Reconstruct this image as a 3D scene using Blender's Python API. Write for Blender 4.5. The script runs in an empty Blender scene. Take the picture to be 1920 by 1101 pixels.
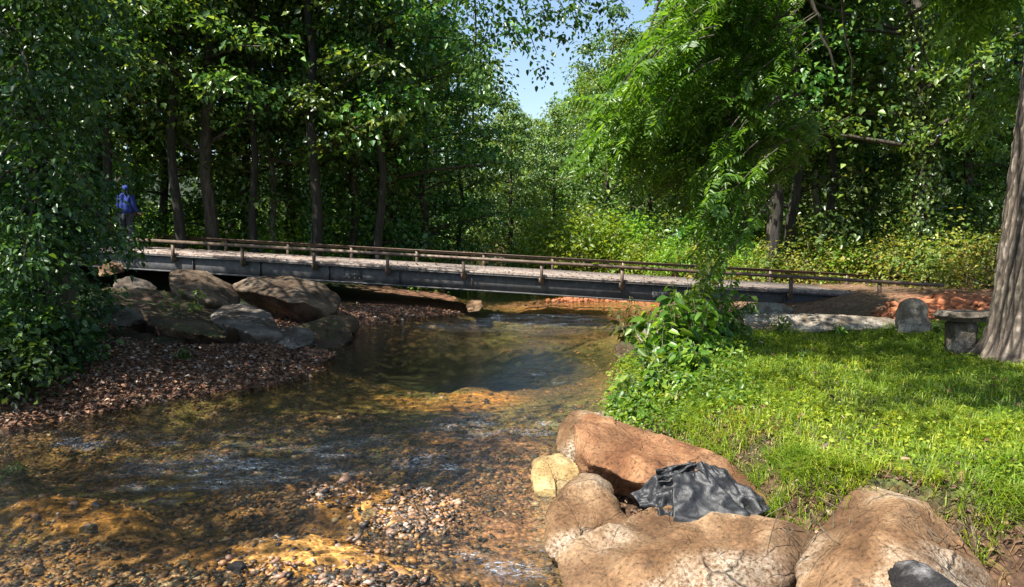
import bpy, bmesh, math, random
import numpy as np
from mathutils import Vector, noise as mnoise
R = math.radians
rng = np.random.default_rng(7)
random.seed(7)
scn = bpy.context.scene
COL = scn.collection

# ------------------------------------------------------------------ camera
F = 1450.0; CAMZ = 2.05; HOR = 430.0
PITCH = math.atan((550.5 - HOR) / F)
cam_d = bpy.data.cameras.new('camera'); cam = bpy.data.objects.new('camera', cam_d); COL.objects.link(cam)
cam_d.sensor_width = 36; cam_d.lens = F / 1920 * 36; cam_d.clip_end = 600; cam_d.clip_start = 0.05
cam.location = (0, 0, CAMZ); cam.rotation_euler = (math.pi / 2 - PITCH, 0, 0)
scn.camera = cam
cp, sp = math.cos(PITCH), math.sin(PITCH)

def P(px, py, Y):
    """world point seen at photo pixel px,py standing Y metres ahead"""
    u = (px - 960) / F; v = (550.5 - py) / F
    d = (u, cp + v * sp, -sp + v * cp)
    s = Y / d[1]
    return np.array((d[0] * s, Y, CAMZ + d[2] * s))

def G(px, py, z=0.0):
    """world point on the level z seen at pixel"""
    u = (px - 960) / F; v = (550.5 - py) / F
    d = (u, cp + v * sp, -sp + v * cp)
    s = (z - CAMZ) / d[2]
    return np.array((d[0] * s, d[1] * s, z))

def pix(p):
    p = np.atleast_2d(p)
    y, z = p[:, 1], p[:, 2] - CAMZ
    f = y * cp - z * sp; up = y * sp + z * cp
    f = np.where(f < 0.01, 0.01, f)
    return 960 + F * p[:, 0] / f, 550.5 - F * up / f

# sun : from the left, high
SUN_EL, SUN_AZ = R(57), R(-124)          # azimuth clockwise from +Y
S = np.array((math.sin(SUN_AZ) * math.cos(SUN_EL), math.cos(SUN_AZ) * math.cos(SUN_EL), math.sin(SUN_EL)))

# ------------------------------------------------------------------ noise
def _hash(ix, iy, iz):
    h = (ix.astype(np.int64) * 374761393 + iy.astype(np.int64) * 668265263 + iz.astype(np.int64) * 2147483647 + 1013904223)
    h = (h ^ (h >> 13)) * 1274126177
    h = h ^ (h >> 16)
    return (h & 0xFFFFFF) / float(0xFFFFFF)

def vn(p):
    i = np.floor(p).astype(np.int64); f = p - i; f = f * f * (3 - 2 * f)
    r = 0
    for a in (0, 1):
        for b in (0, 1):
            for c in (0, 1):
                w = (f[:, 0] if a else 1 - f[:, 0]) * (f[:, 1] if b else 1 - f[:, 1]) * (f[:, 2] if c else 1 - f[:, 2])
                r = r + w * _hash(i[:, 0] + a, i[:, 1] + b, i[:, 2] + c)
    return r * 2 - 1

def fbm(p, o=4, lac=2.03, g=.5):
    a, r = 1.0, 0
    for k in range(o):
        r = r + a * vn(p + 17.3 * k); p = p * lac; a *= g
    return r

def xyz(x, y, z=0):
    return np.stack([x, y, np.zeros_like(x) + z], 1)

# ------------------------------------------------------------------ mesh building
def mesh(name, V, polys, mat=None, smooth=False, attr=None):
    """polys : list of int arrays (n,k)"""
    me = bpy.data.meshes.new(name)
    V = np.asarray(V, dtype=np.float32)
    me.vertices.add(len(V)); me.vertices.foreach_set('co', V.ravel())
    polys = [np.asarray(p, dtype=np.int32) for p in polys if len(p)]
    loops = np.concatenate([p.ravel() for p in polys])
    tot = np.concatenate([np.full(len(p), p.shape[1], dtype=np.int32) for p in polys])
    start = np.concatenate([[0], np.cumsum(tot)[:-1]]).astype(np.int32)
    me.loops.add(len(loops)); me.loops.foreach_set('vertex_index', loops)
    me.polygons.add(len(tot)); me.polygons.foreach_set('loop_start', start)
    me.update(calc_edges=True); me.validate()
    if smooth: me.polygons.foreach_set('use_smooth', np.ones(len(me.polygons), dtype=bool))
    if attr is not None:
        for k, a in attr.items():
            at = me.attributes.new(k, 'FLOAT_COLOR', 'POINT')
            at.data.foreach_set('color', np.asarray(a, dtype=np.float32).ravel())
    if mat: me.materials.append(mat)
    return me

def link(name, data, parent=None, loc=None):
    o = bpy.data.objects.new(name, data); COL.objects.link(o)
    if parent: o.parent = parent
    if loc is not None: o.location = [float(v) for v in loc]
    return o

def tag(o, label=None, cat=None, group=None, kind=None):
    if label: o['label'] = label
    if cat: o['category'] = cat
    if group: o['group'] = group
    if kind: o['kind'] = kind
    return o

def thing(name, label, cat, loc=(0, 0, 0), group=None, rz=0):
    o = link(name, None, None, loc); o.rotation_euler = (0, 0, rz); o.empty_display_size = .2
    return tag(o, label, cat, group)

def copy_tree(o, parent=None):
    c = o.copy(); COL.objects.link(c); c.parent = parent
    for ch in list(o.children): copy_tree(ch, c)
    return c

class MB:
    def __init__(s): s.V = []; s.T = []; s.Q = []; s.n = 0
    def add(s, V, T=None, Q=None):
        V = np.asarray(V, float)
        if T is not None and len(T): s.T.append(np.asarray(T) + s.n)
        if Q is not None and len(Q): s.Q.append(np.asarray(Q) + s.n)
        s.V.append(V); s.n += len(V)
    def tube(s, pts, rad, k=8, cap=True, wob=0):
        pts = np.asarray(pts, float); n = len(pts)
        rad = np.broadcast_to(np.asarray(rad, float), (n,))
        t = np.gradient(pts, axis=0); t /= np.linalg.norm(t, axis=1)[:, None] + 1e-9
        ref = np.array((0, 0, 1.)) if abs(t[0][2]) < .8 else np.array((1., 0, 0))
        a = np.cross(t, ref); a /= np.linalg.norm(a, axis=1)[:, None] + 1e-9
        b = np.cross(t, a)
        th = np.arange(k) / k * 2 * math.pi
        V = (pts[:, None] + rad[:, None, None] * (np.cos(th)[None, :, None] * a[:, None] + np.sin(th)[None, :, None] * b[:, None]))
        if wob: V += (rng.random(V.shape) - .5) * wob * rad[:, None, None]
        V = V.reshape(-1, 3)
        i = np.arange(n - 1)[:, None] * k + np.arange(k)[None]; j = np.arange(n - 1)[:, None] * k + (np.arange(k)[None] + 1) % k
        Q = np.stack([i, j, j + k, i + k], -1).reshape(-1, 4)
        V = np.vstack([V, pts[:1], pts[-1:]]); m = n * k
        T = []
        if cap:
            for q in range(k):
                T.append((m, (q + 1) % k, q)); T.append((m + 1, (n - 1) * k + q, (n - 1) * k + (q + 1) % k))
        s.add(V, T, Q)
    def box(s, c, d, ax=None):
        """centre c, full sizes d, axes rows ax"""
        ax = np.eye(3) if ax is None else np.asarray(ax, float)
        V = []
        for z in (-.5, .5):
            for x, y in ((-.5, -.5), (.5, -.5), (.5, .5), (-.5, .5)):
                V.append(np.asarray(c, float) + ax[0] * x * d[0] + ax[1] * y * d[1] + ax[2] * z * d[2])
        s.add(V, None, [(0, 3, 2, 1), (4, 5, 6, 7), (0, 1, 5, 4), (1, 2, 6, 5), (2, 3, 7, 6), (3, 0, 4, 7)])
    def mesh(s, name, mat=None, smooth=False):
        T = [np.vstack(s.T)] if s.T else []; Q = [np.vstack(s.Q)] if s.Q else []
        return mesh(name, np.vstack(s.V), T + Q, mat, smooth)
    def build(s, name, mat=None, parent=None, smooth=False):
        return link(name, s.mesh(name, mat, smooth), parent)

def nrm(a): return a / (np.linalg.norm(a, axis=-1, keepdims=True) + 1e-9)

def leaf_geo(pos, d, n, L, W, fine=False, fold=.25, droop=.15):
    """leaf blades : two halves folded along the midrib"""
    d = nrm(d); s = nrm(np.cross(d, n)); n = nrm(np.cross(s, d)); m = len(pos)
    L = np.broadcast_to(L, (m,))[:, None]; W = np.broadcast_to(W, (m,))[:, None]
    k = np.arange(m)[:, None]
    if not fine:
        V = np.stack([pos, pos + d * L * .42 + s * W * .5 + n * W * fold, pos + d * L - n * L * droop, pos + d * L * .42 - s * W * .5 + n * W * fold], 1).reshape(-1, 3)
        return V, np.vstack([k * 4 + np.array((0, 2, 1)), k * 4 + np.array((0, 3, 2))]), None
    V = np.stack([pos, pos + d * L * .28 + s * W * .46 + n * W * fold * .9, pos + d * L * .66 + s * W * .36 + n * (W * fold * .6 - L * droop * .4),
                  pos + d * L - n * L * droop, pos + d * L * .66 - s * W * .36 + n * (W * fold * .6 - L * droop * .4), pos + d * L * .28 - s * W * .46 + n * W * fold * .9], 1).reshape(-1, 3)
    return V, None, np.vstack([k * 6 + np.array((0, 3, 2, 1)), k * 6 + np.array((0, 5, 4, 3))])

def rdir(n, up=0.0):
    v = rng.normal(size=(n, 3)); v[:, 2] += up
    return nrm(v)

def clumps(mb, C, per, rad, L, fine=False, flat=.5, droop=.35):
    """leaf sprays round the clump centres C"""
    C = np.asarray(C); m = len(C) * per
    c = np.repeat(C, per, 0)
    r = np.repeat(np.broadcast_to(rad, (len(C),)), per)[:, None]
    o = rng.normal(size=(m, 3)) * np.array((.5, .5, .5 * flat)) * r
    # tilt every clump its own way
    tl = np.repeat(rng.normal(size=(len(C), 2)) * .35, per, 0)
    o[:, 2] += o[:, 0] * tl[:, 0] + o[:, 1] * tl[:, 1] - (o[:, 0] ** 2 + o[:, 1] ** 2) * .25 / r[:, 0]
    d = o * np.array((1, 1, .3)); d = nrm(d) * .8 + rng.normal(size=(m, 3)) * .45; d[:, 2] -= droop
    n = rng.normal(size=(m, 3)) * .42; n[:, 2] += 1; n[:, :2] += tl * -.8
    l = L * (.5 + .95 * rng.random(m) ** 1.3)
    mb.add(*leaf_geo(c + o, d, n, l, l * (.55 + .25 * rng.random(m)), fine))

# ------------------------------------------------------------------ materials
class NT:
    def __init__(s, name):
        s.m = bpy.data.materials.new(name); s.m.use_nodes = True; s.t = s.m.node_tree
        s.b = s.t.nodes['Principled BSDF']; s.o = s.t.nodes['Material Output']
    def n(s, typ, **kw):
        x = s.t.nodes.new(typ)
        for k, v in kw.items():
            if k in x.inputs.keys(): x.inputs[k].default_value = v
            else: setattr(x, k, v)
        return x
    def l(s, a, b): s.t.links.new(a, b)
    def ramp(s, fac, stops, interp='LINEAR'):
        r = s.n('ShaderNodeValToRGB'); r.color_ramp.interpolation = interp
        e = r.color_ramp.elements
        while len(e) < len(stops): e.new(.5)
        for q, (p, c) in zip(e, stops): q.position = p; q.color = (*c, 1) if len(c) == 3 else c
        s.l(fac, r.inputs[0]); return r.outputs[0]
    def mix(s, fac, a, b, mode='MIX'):
        x = s.n('ShaderNodeMix', data_type='RGBA', blend_type=mode)
        for v, i in ((fac, 0), (a, 6), (b, 7)):
            if isinstance(v, (int, float)): x.inputs[i].default_value = v
            elif isinstance(v, tuple): x.inputs[i].default_value = (*v, 1)
            else: s.l(v, x.inputs[i])
        return x.outputs[2]
    def noise(s, scale, detail=4, rough=.55, vec=None, out=0, dist=0):
        x = s.n('ShaderNodeTexNoise', Scale=scale, Detail=detail, Roughness=rough, Distortion=dist)
        if vec is not None: s.l(vec, x.inputs[0])
        return x.outputs[out]
    def coord(s, k='Object'): return s.n('ShaderNodeTexCoord').outputs[k]
    def math(s, op, a, b=None):
        x = s.n('ShaderNodeMath', operation=op)
        for v, i in ((a, 0), (b, 1)):
            if v is None: continue
            if isinstance(v, (int, float)): x.inputs[i].default_value = v
            else: s.l(v, x.inputs[i])
        return x.outputs[0]
    def bump(s, h, strength=.5, dist=.02, to=None):
        x = s.n('ShaderNodeBump', Strength=strength, Distance=dist); s.l(h, x.inputs['Height'])
        if to is None: s.l(x.outputs[0], s.b.inputs['Normal'])
        return x.outputs[0]

def leaf_mat(name, dark, mid, light, tr=.38, rough=.42, spec=.5, tcol=None):
    t = NT(name); g = t.n('ShaderNodeNewGeometry'); oi = t.n('ShaderNodeObjectInfo')
    c = t.ramp(g.outputs['Random Per Island'], [(0, dark), (.55, mid), (1, light)])
    big = t.noise(.55, 2, vec=t.coord())
    c = t.mix(t.ramp(big, [(.35, (0, 0, 0)), (.65, (1, 1, 1))]), t.mix(1, c, (.75, .85, .8), 'MULTIPLY'), t.mix(1, c, (1.25, 1.12, .9), 'MULTIPLY'))
    hv = t.n('ShaderNodeHueSaturation'); t.l(c, hv.inputs['Color'])
    t.l(t.math('ADD', t.math('MULTIPLY', oi.outputs['Random'], .05), .475), hv.inputs['Hue'])
    t.l(t.math('ADD', t.math('MULTIPLY', oi.outputs['Random'], .4), .8), hv.inputs['Value'])
    c = hv.outputs[0]
    t.l(c, t.b.inputs['Base Color']); t.b.inputs['Roughness'].default_value = rough; t.b.inputs['Specular IOR Level'].default_value = spec
    tl = t.n('ShaderNodeBsdfTranslucent'); t.l(t.mix(1, c, tcol or (2.2, 1.9, .7), 'MULTIPLY'), tl.inputs[0])
    mx = t.n('ShaderNodeMixShader'); mx.inputs[0].default_value = tr
    t.l(t.b.outputs[0], mx.inputs[1]); t.l(tl.outputs[0], mx.inputs[2]); t.l(mx.outputs[0], t.o.inputs[0])
    return t.m

M = {}
M['leaf_forest'] = leaf_mat('forest leaves', (.03, .085, .018), (.065, .15, .03), (.2, .31, .09), .33, .36, .6)
M['leaf_far'] = leaf_mat('far leaves', (.07, .14, .05), (.12, .21, .07), (.22, .31, .09), .3)  # paler leaves: distance haze put into the colour
M['leaf_left'] = leaf_mat('left bank leaves', (.018, .055, .018), (.035, .095, .026), (.075, .16, .035), .28, .35, .5)
M['leaf_walnut'] = leaf_mat('walnut leaves', (.035, .10, .016), (.075, .18, .024), (.17, .30, .05), .42, .4, .5, (1.8, 1.9, .55))
M['leaf_bright'] = leaf_mat('sunny shrub leaves', (.08, .17, .022), (.14, .25, .03), (.23, .35, .05), .4)  # sunlight on the shrubs brightened into the leaf colour
M['leaf_yellow'] = leaf_mat('yellowing brush leaves', (.07, .13, .02), (.17, .22, .05), (.34, .29, .1), .35, .5, .3)
M['leaf_weed'] = leaf_mat('weed leaves', (.035, .10, .014), (.10, .20, .022), (.24, .34, .05), .4, .4, .45)
M['leaf_ivy'] = leaf_mat('ivy leaves', (.03, .075, .014), (.06, .13, .022), (.12, .2, .035), .2, .35, .5)
M['leaf_red'] = leaf_mat('reddish weed leaves', (.06, .07, .02), (.10, .12, .03), (.16, .11, .04), .35)
M['grass'] = leaf_mat('grass blades', (.075, .14, .014), (.155, .24, .022), (.31, .36, .06), .4, .5, .3, (2.0, 1.7, .4))
M['dry'] = leaf_mat('dry grass', (.15, .12, .05), (.28, .2, .08), (.4, .3, .14), .3, .6, .3, (1.4, 1.2, .7))

def bark(name, a, b, sc=1.0, st=.9):
    t = NT(name); mp = t.n('ShaderNodeMapping'); mp.inputs['Scale'].default_value = (9 * sc, 9 * sc, 1.6 * sc); t.l(t.coord(), mp.inputs[0])
    n1 = t.noise(1.5, 6, .65, mp.outputs[0], dist=.6); n2 = t.noise(1.1, 3, vec=t.coord())
    c = t.ramp(n1, [(.3, tuple(.3 * v for v in a)), (.48, a), (.7, b)])
    c = t.mix(t.ramp(n2, [(.45, (0, 0, 0)), (.7, (.6, .6, .6))]), c, t.mix(1, c, (.7, .95, .6), 'MULTIPLY'))
    t.l(c, t.b.inputs['Base Color']); t.b.inputs['Roughness'].default_value = .9; t.bump(n1, st, .03)
    return t.m
M['bark'] = bark('dark forest bark', (.05, .04, .03), (.12, .1, .08))
M['bark_dark'] = bark('blackish bark', (.02, .017, .014), (.05, .043, .035))
M['bark_pale'] = bark('pale bark', (.14, .12, .09), (.3, .27, .22))
M['bark_big'] = bark('furrowed walnut bark', (.15, .115, .085), (.36, .3, .24), 1.6, .6)
M['stem'] = bark('green stems', (.1, .14, .04), (.2, .24, .09), 2, .2)
M['twig'] = bark('brown twigs', (.09, .06, .04), (.2, .15, .1), 2, .3)

def rockmat(name, stops, lich=(.48, .46, .41), lf=.51, dark=(.05, .045, .04), rough=.85, sc=1.0, bs=1.0, moss=None):
    t = NT(name); co = t.coord()
    n1 = t.noise(2.2 * sc, 8, .62, co, dist=.4); n2 = t.noise(9 * sc, 6, .7, co); n3 = t.noise(45 * sc, 4, .7, co); n4 = t.noise(1.1 * sc, 4, .6, co)
    c = t.ramp(n1, stops)
    c = t.mix(t.ramp(n2, [(.3, (.5, .5, .5)), (.42, (0, 0, 0))]), c, dark)
    c = t.mix(t.ramp(n4, [(lf, (0, 0, 0)), (lf + .14, (.75, .75, .75))]), c, t.mix(t.ramp(n3, [(.4, (0, 0, 0)), (.55, (1, 1, 1))]), c, lich))
    c = t.mix(1, c, t.ramp(n3, [(.33, (.35, .33, .3)), (.44, (.85, .85, .85)), (.58, (1.08, 1.07, 1.05)), (.72, (1.6, 1.55, 1.45))]), 'MULTIPLY')
    n5 = t.noise(.75 * sc, 3, .5, co, dist=1.2); c = t.mix(t.ramp(n5, [(.42, (.85, .85, .85)), (.56, (0, 0, 0))]), c, t.mix(1, c, (.48, .42, .36), 'MULTIPLY'))
    if moss:
        g = t.n('ShaderNodeNewGeometry'); sx = t.n('ShaderNodeSeparateXYZ'); t.l(g.outputs['Normal'], sx.inputs[0])
        mk = t.math('MULTIPLY', t.ramp(sx.outputs[2], [(.2, (0, 0, 0)), (.8, (1, 1, 1))]), t.ramp(n1, [(.45, (0, 0, 0)), (.6, (1, 1, 1))]))
        c = t.mix(mk, c, moss)
    t.l(c, t.b.inputs['Base Color']); t.b.inputs['Roughness'].default_value = rough; t.b.inputs['Specular IOR Level'].default_value = .25
    vo = t.n('ShaderNodeTexVoronoi', feature='DISTANCE_TO_EDGE', Scale=3.2 * sc); t.l(t.mix(.12, co, t.noise(5, 3, vec=co, out=1)), vo.inputs['Vector'])
    h = t.math('ADD', t.math('ADD', t.math('MULTIPLY', n2, .8), t.math('MULTIPLY', n3, .35)), t.math('MULTIPLY', t.math('MINIMUM', vo.outputs[0], .02), 10))
    wc = t.mix(.22, co, t.noise(2.2, 4, .6, vec=co, out=1)); vc = t.n('ShaderNodeTexVoronoi', feature='DISTANCE_TO_EDGE', Scale=1.7 * sc); t.l(wc, vc.inputs['Vector'])
    vd = t.n('ShaderNodeTexVoronoi', Scale=1.7 * sc); t.l(wc, vd.inputs['Vector']); sv = t.n('ShaderNodeSeparateColor'); t.l(vd.outputs['Color'], sv.inputs[0])
    c = t.mix(1, c, t.ramp(sv.outputs[0], [(0, (.72, .70, .68)), (1, (1.25, 1.22, 1.15))]), 'MULTIPLY')
    cm = t.ramp(t.noise(1.6 * sc, 3, .6, co), [(.5, (0, 0, 0)), (.6, (1, 1, 1))]); ck = t.math('MULTIPLY', cm, t.ramp(vc.outputs[0], [(0, (.8, .8, .8)), (.010, (0, 0, 0))])); c = t.mix(ck, c, (.02, .016, .012)); t.l(c, t.b.inputs['Base Color'])
    h = t.math('ADD', h, t.math('MULTIPLY', t.math('MULTIPLY', t.math('MINIMUM', vc.outputs[0], .02), cm), 30))
    t.bump(h, bs, .03)
    return t.m
M['rock_tan'] = rockmat('tan boulder', [(.3, (.10, .058, .03)), (.45, (.20, .12, .065)), (.6, (.31, .21, .125)), (.75, (.44, .37, .28))])
M['rock_orange'] = rockmat('rusty boulder', [(.3, (.13, .065, .035)), (.45, (.26, .13, .065)), (.62, (.38, .22, .12)), (.75, (.48, .38, .3))], lf=.6)
M['rock_yellow'] = rockmat('yellow stone', [(.3, (.35, .24, .1)), (.5, (.5, .38, .19)), (.7, (.58, .5, .32))], lf=.7)
M['rock_slab'] = rockmat('layered grey brown slab', [(.3, (.055, .038, .026)), (.45, (.11, .08, .056)), (.6, (.17, .13, .095)), (.75, (.25, .21, .165))], lich=(.3, .27, .23), lf=.55)
M['rock_grey'] = rockmat('grey boulder', [(.3, (.075, .065, .055)), (.5, (.15, .13, .115)), (.7, (.26, .235, .2))], lich=(.36, .34, .31), lf=.52)
M['rock_dark'] = rockmat('dark brown ledge', [(.3, (.045, .03, .022)), (.5, (.11, .075, .05)), (.7, (.19, .14, .095))], lf=.62, moss=(.05, .055, .02))
M['rock_brown'] = rockmat('brown slab', [(.3, (.09, .055, .035)), (.5, (.19, .12, .07)), (.7, (.28, .2, .12))], lf=.62)
M['rock_black'] = rockmat('black and white stone', [(.3, (.015, .015, .017)), (.5, (.04, .04, .045)), (.66, (.35, .35, .37)), (.8, (.6, .6, .6))], sc=2.2)
M['stone_pale'] = rockmat('weathered concrete', [(.3, (.2, .17, .14)), (.5, (.4, .36, .3)), (.7, (.55, .51, .45))], dark=(.1, .085, .07), sc=2.5)

def simple(name, col, rough=.6, metal=0, var=.35, sc=6, bs=.2, spec=.4):
    t = NT(name); n = t.noise(sc, 6, .65, t.coord())
    t.l(t.mix(t.ramp(n, [(.3, (0, 0, 0)), (.7, (1, 1, 1))]), tuple(v * (1 - var) for v in col), tuple(min(1, v * (1 + var)) for v in col)), t.b.inputs['Base Color'])
    t.b.inputs['Roughness'].default_value = rough; t.b.inputs['Metallic'].default_value = metal; t.b.inputs['Specular IOR Level'].default_value = spec
    t.bump(n, bs, .01); return t.m
M['steel'] = simple('weathered blue black steel', (.045, .05, .06), .55, 0, .4, 3)
t = NT('weathered slate steel'); co = t.coord(); mp = t.n('ShaderNodeMapping'); mp.inputs['Scale'].default_value = (5, 5, .5); t.l(co, mp.inputs[0])
n1 = t.noise(2.4, 6, .7, mp.outputs[0]); n2 = t.noise(7, 6, .7, co)
c = t.ramp(n2, [(.3, (.035, .037, .04)), (.55, (.075, .077, .08)), (.72, (.14, .138, .13))]); c = t.mix(t.ramp(n1, [(.55, (0, 0, 0)), (.68, (.8, .8, .8))]), c, (.12, .065, .04))
t.l(c, t.b.inputs['Base Color']); t.b.inputs['Roughness'].default_value = .7; t.bump(n2, .4, .01); M['steel'] = t.m
M['rust'] = simple('rusted steel rail', (.13, .09, .065), .55, .2, .5, 8)
M['fabric'] = simple('torn black ground fabric', (.016, .017, .019), .5, 0, .7, 30, .6, .5)
M['jacket'] = simple('blue jacket cloth', (.014, .032, .19), .8, 0, .2, 20)
M['trousers'] = simple('dark trousers cloth', (.035, .04, .05), .85, 0, .2, 20)
M['skin'] = simple('skin', (.42, .25, .17), .55, 0, .08, 20, .05)
M['hair'] = simple('dark hair', (.03, .02, .015), .6, 0, .3, 60, .5)
M['shoe'] = simple('shoe', (.03, .03, .03), .6)
M['clod'] = simple('red clods', (.33, .13, .065), .95, 0, .45, 5, .5, .1)

t = NT('bridge deck'); co = t.coord(); sx = t.n('ShaderNodeSeparateXYZ'); t.l(co, sx.inputs[0])
n1 = t.noise(1.3, 6, .7, co); n2 = t.noise(14, 5, .7, co)
wv = t.math('FRACT', t.math('MULTIPLY', sx.outputs[0], 4.2)); gap = t.math('MULTIPLY', t.math('LESS_THAN', wv, .05), .6)
c = t.ramp(n1, [(.3, (.2, .15, .12)), (.45, (.29, .24, .21)), (.68, (.42, .375, .335))])
c = t.mix(t.ramp(n2, [(.43, (.9, .9, .9)), (.55, (0, 0, 0))]), c, (.14, .09, .065))
c = t.mix(gap, c, (.06, .05, .04)); t.l(c, t.b.inputs['Base Color']); t.b.inputs['Roughness'].default_value = .9
t.bump(n2, .5, .01); M['deck'] = t.m

# pebbles
def pebmat(name, stops, rough=.45):
    t = NT(name); g = t.n('ShaderNodeNewGeometry')
    c = t.ramp(g.outputs['Random Per Island'], stops, 'CONSTANT')
    n = t.noise(60, 4, .7, t.coord())
    c = t.mix(1, c, t.ramp(n, [(.3, (.6, .6, .6)), (.7, (1.25, 1.25, 1.25))]), 'MULTIPLY')
    t.l(c, t.b.inputs['Base Color']); t.b.inputs['Roughness'].default_value = rough; t.bump(n, .4, .004)
    return t.m
M['gravel'] = pebmat('stream gravel', [(0, (.10, .06, .03)), (.15, (.30, .15, .06)), (.28, (.035, .03, .025)), (.42, (.42, .22, .08)), (.52, (.09, .07, .05)), (.62, (.30, .17, .11)), (.72, (.03, .027, .025)), (.84, (.34, .22, .14)), (.96, (.5, .4, .3))])
M['gravel_bank'] = pebmat('bank gravel and leaf litter', [(0, (.14, .065, .035)), (.18, (.24, .115, .06)), (.34, (.06, .035, .022)), (.48, (.28, .15, .08)), (.6, (.10, .06, .04)), (.72, (.18, .085, .045)), (.88, (.34, .25, .18)), (.96, (.5, .42, .34))], .7)

M['crumb'] = pebmat('brown soil crumbs', [(0, (.10, .06, .035)), (.3, (.17, .10, .06)), (.55, (.07, .045, .03)), (.75, (.22, .14, .08)), (.93, (.3, .22, .14))], .9)
t = NT('ground'); at = t.n('ShaderNodeAttribute', attribute_name='albedo'); co = t.coord()
n1 = t.noise(3, 8, .7, co); n2 = t.noise(22, 6, .75, co)
vo = t.n('ShaderNodeTexVoronoi', Scale=28.0); t.l(co, vo.inputs['Vector'])
c = t.mix(1, at.outputs['Color'], t.ramp(n1, [(.3, (.5, .5, .5)), (.7, (1.4, 1.35, 1.3))]), 'MULTIPLY')
c = t.mix(1, c, t.ramp(n2, [(.35, (.45, .45, .45)), (.6, (1.3, 1.3, 1.3))]), 'MULTIPLY')
sv = t.n('ShaderNodeSeparateColor'); t.l(vo.outputs['Color'], sv.inputs[0])
c = t.mix(1, c, t.ramp(sv.outputs[0], [(0, (.55, .55, .55)), (1, (1.4, 1.35, 1.3))]), 'MULTIPLY')
t.l(c, t.b.inputs['Base Color']); t.b.inputs['Roughness'].default_value = .8; t.b.inputs['Specular IOR Level'].default_value = .25
t.bump(t.math('SUBTRACT', t.math('MULTIPLY', n2, .6), t.math('MULTIPLY', vo.outputs['Distance'], 1.0)), .9, .02)
M['ground'] = t.m

t = NT('clear stream water'); co = t.coord()
mp = t.n('ShaderNodeMapping'); mp.inputs['Scale'].default_value = (1, 2.4, 1); t.l(co, mp.inputs[0])
at = t.n('ShaderNodeAttribute', attribute_name='riffle'); rf = at.outputs['Fac']
h = t.math('ADD', t.noise(6, 3, .55, mp.outputs[0], dist=.6), t.math('MULTIPLY', t.noise(26, 4, .65, mp.outputs[0], dist=.6), .4))
bp = t.n('ShaderNodeBump', Distance=.09); t.l(h, bp.inputs['Height']); t.l(t.math('ADD', t.math('MULTIPLY', rf, .75), .10), bp.inputs['Strength'])
fr = t.n('ShaderNodeFresnel', IOR=1.42); t.l(bp.outputs[0], fr.inputs['Normal'])
gl = t.n('ShaderNodeBsdfGlossy', Roughness=.04); t.l(bp.outputs[0], gl.inputs['Normal'])
tr = t.n('ShaderNodeBsdfTransparent'); tr.inputs[0].default_value = (.93, .90, .74, 1)
mx = t.n('ShaderNodeMixShader'); t.l(t.math('MINIMUM', t.math('MULTIPLY', fr.outputs[0], 1.25), 1.0), mx.inputs[0]); t.l(tr.outputs[0], mx.inputs[1]); t.l(gl.outputs[0], mx.inputs[2])
fm = t.n('ShaderNodeBsdfGlossy', Roughness=.38); fm.inputs[0].default_value = (.62, .76, .95, 1); t.l(bp.outputs[0], fm.inputs['Normal'])  # blue tinted gloss laid over the riffles in place of sky glints
mf = t.n('ShaderNodeMixShader'); fn = t.noise(22, 5, .7, mp.outputs[0], dist=.4)
t.l(t.math('MULTIPLY', rf, t.ramp(fn, [(.47, (0, 0, 0)), (.62, (.5, .5, .5))])), mf.inputs[0]); t.l(mx.outputs[0], mf.inputs[1]); t.l(fm.outputs[0], mf.inputs[2])
t.l(mf.outputs[0], t.o.inputs[0]); M['water'] = t.m

# ------------------------------------------------------------------ terrain
YL = [-6, 0, 4, 6, 7.6, 9, 10.3, 11.2, 12.5, 14, 16.9, 18.6, 20, 23, 27, 40, 80, 200]
XL = [-9, -9, -8.5, -7.0, -5.5, -4.2, -3.0, -2.6, -3.1, -3.3, -3.0, -1.4, -1.0, -1.6, -3, -4, 0, 6]
YR = [-6, 0, 4, 5, 6.4, 8.3, 10.8, 13.6, 16, 20.3, 21.5, 23.4, 28, 40, 80, 200]
XR = [1.2, .6, .3, .3, .45, 1.0, 1.45, 1.85, 2.6, 3.9, 4.6, 3.8, .4, -.5, 5, 12]
YT = [2, 3.3, 4.0, 4.35, 4.6, 4.8, 5.2, 5.6, 6.2, 7.2, 8.3, 9.7, 11.2, 13]
XT = [4.2, 3.6, 3.0, 2.6, 2.15, 1.88, 1.78, 1.72, 1.68, 1.9, 2.15, 2.6, 3.05, 3.5]

def z0_(z): return np.zeros_like(z) + 2.2
def pix_ell(x, y, z, L):
    """soft membership in a list of pixel ellipses"""
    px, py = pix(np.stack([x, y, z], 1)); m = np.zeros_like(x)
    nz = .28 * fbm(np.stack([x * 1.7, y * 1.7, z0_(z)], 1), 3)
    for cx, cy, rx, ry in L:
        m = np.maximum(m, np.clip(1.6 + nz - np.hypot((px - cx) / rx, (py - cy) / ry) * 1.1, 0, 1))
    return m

BARS = [(120, 955, 150, 32), (640, 925, 80, 40), (760, 950, 110, 55), (560, 1040, 160, 50), (690, 1085, 130, 30), (1170, 560, 170, 9)]
SHALLOW = [(950, 930, 130, 130), (830, 830, 80, 40), (250, 1060, 300, 70), (560, 930, 150, 40)]

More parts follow.
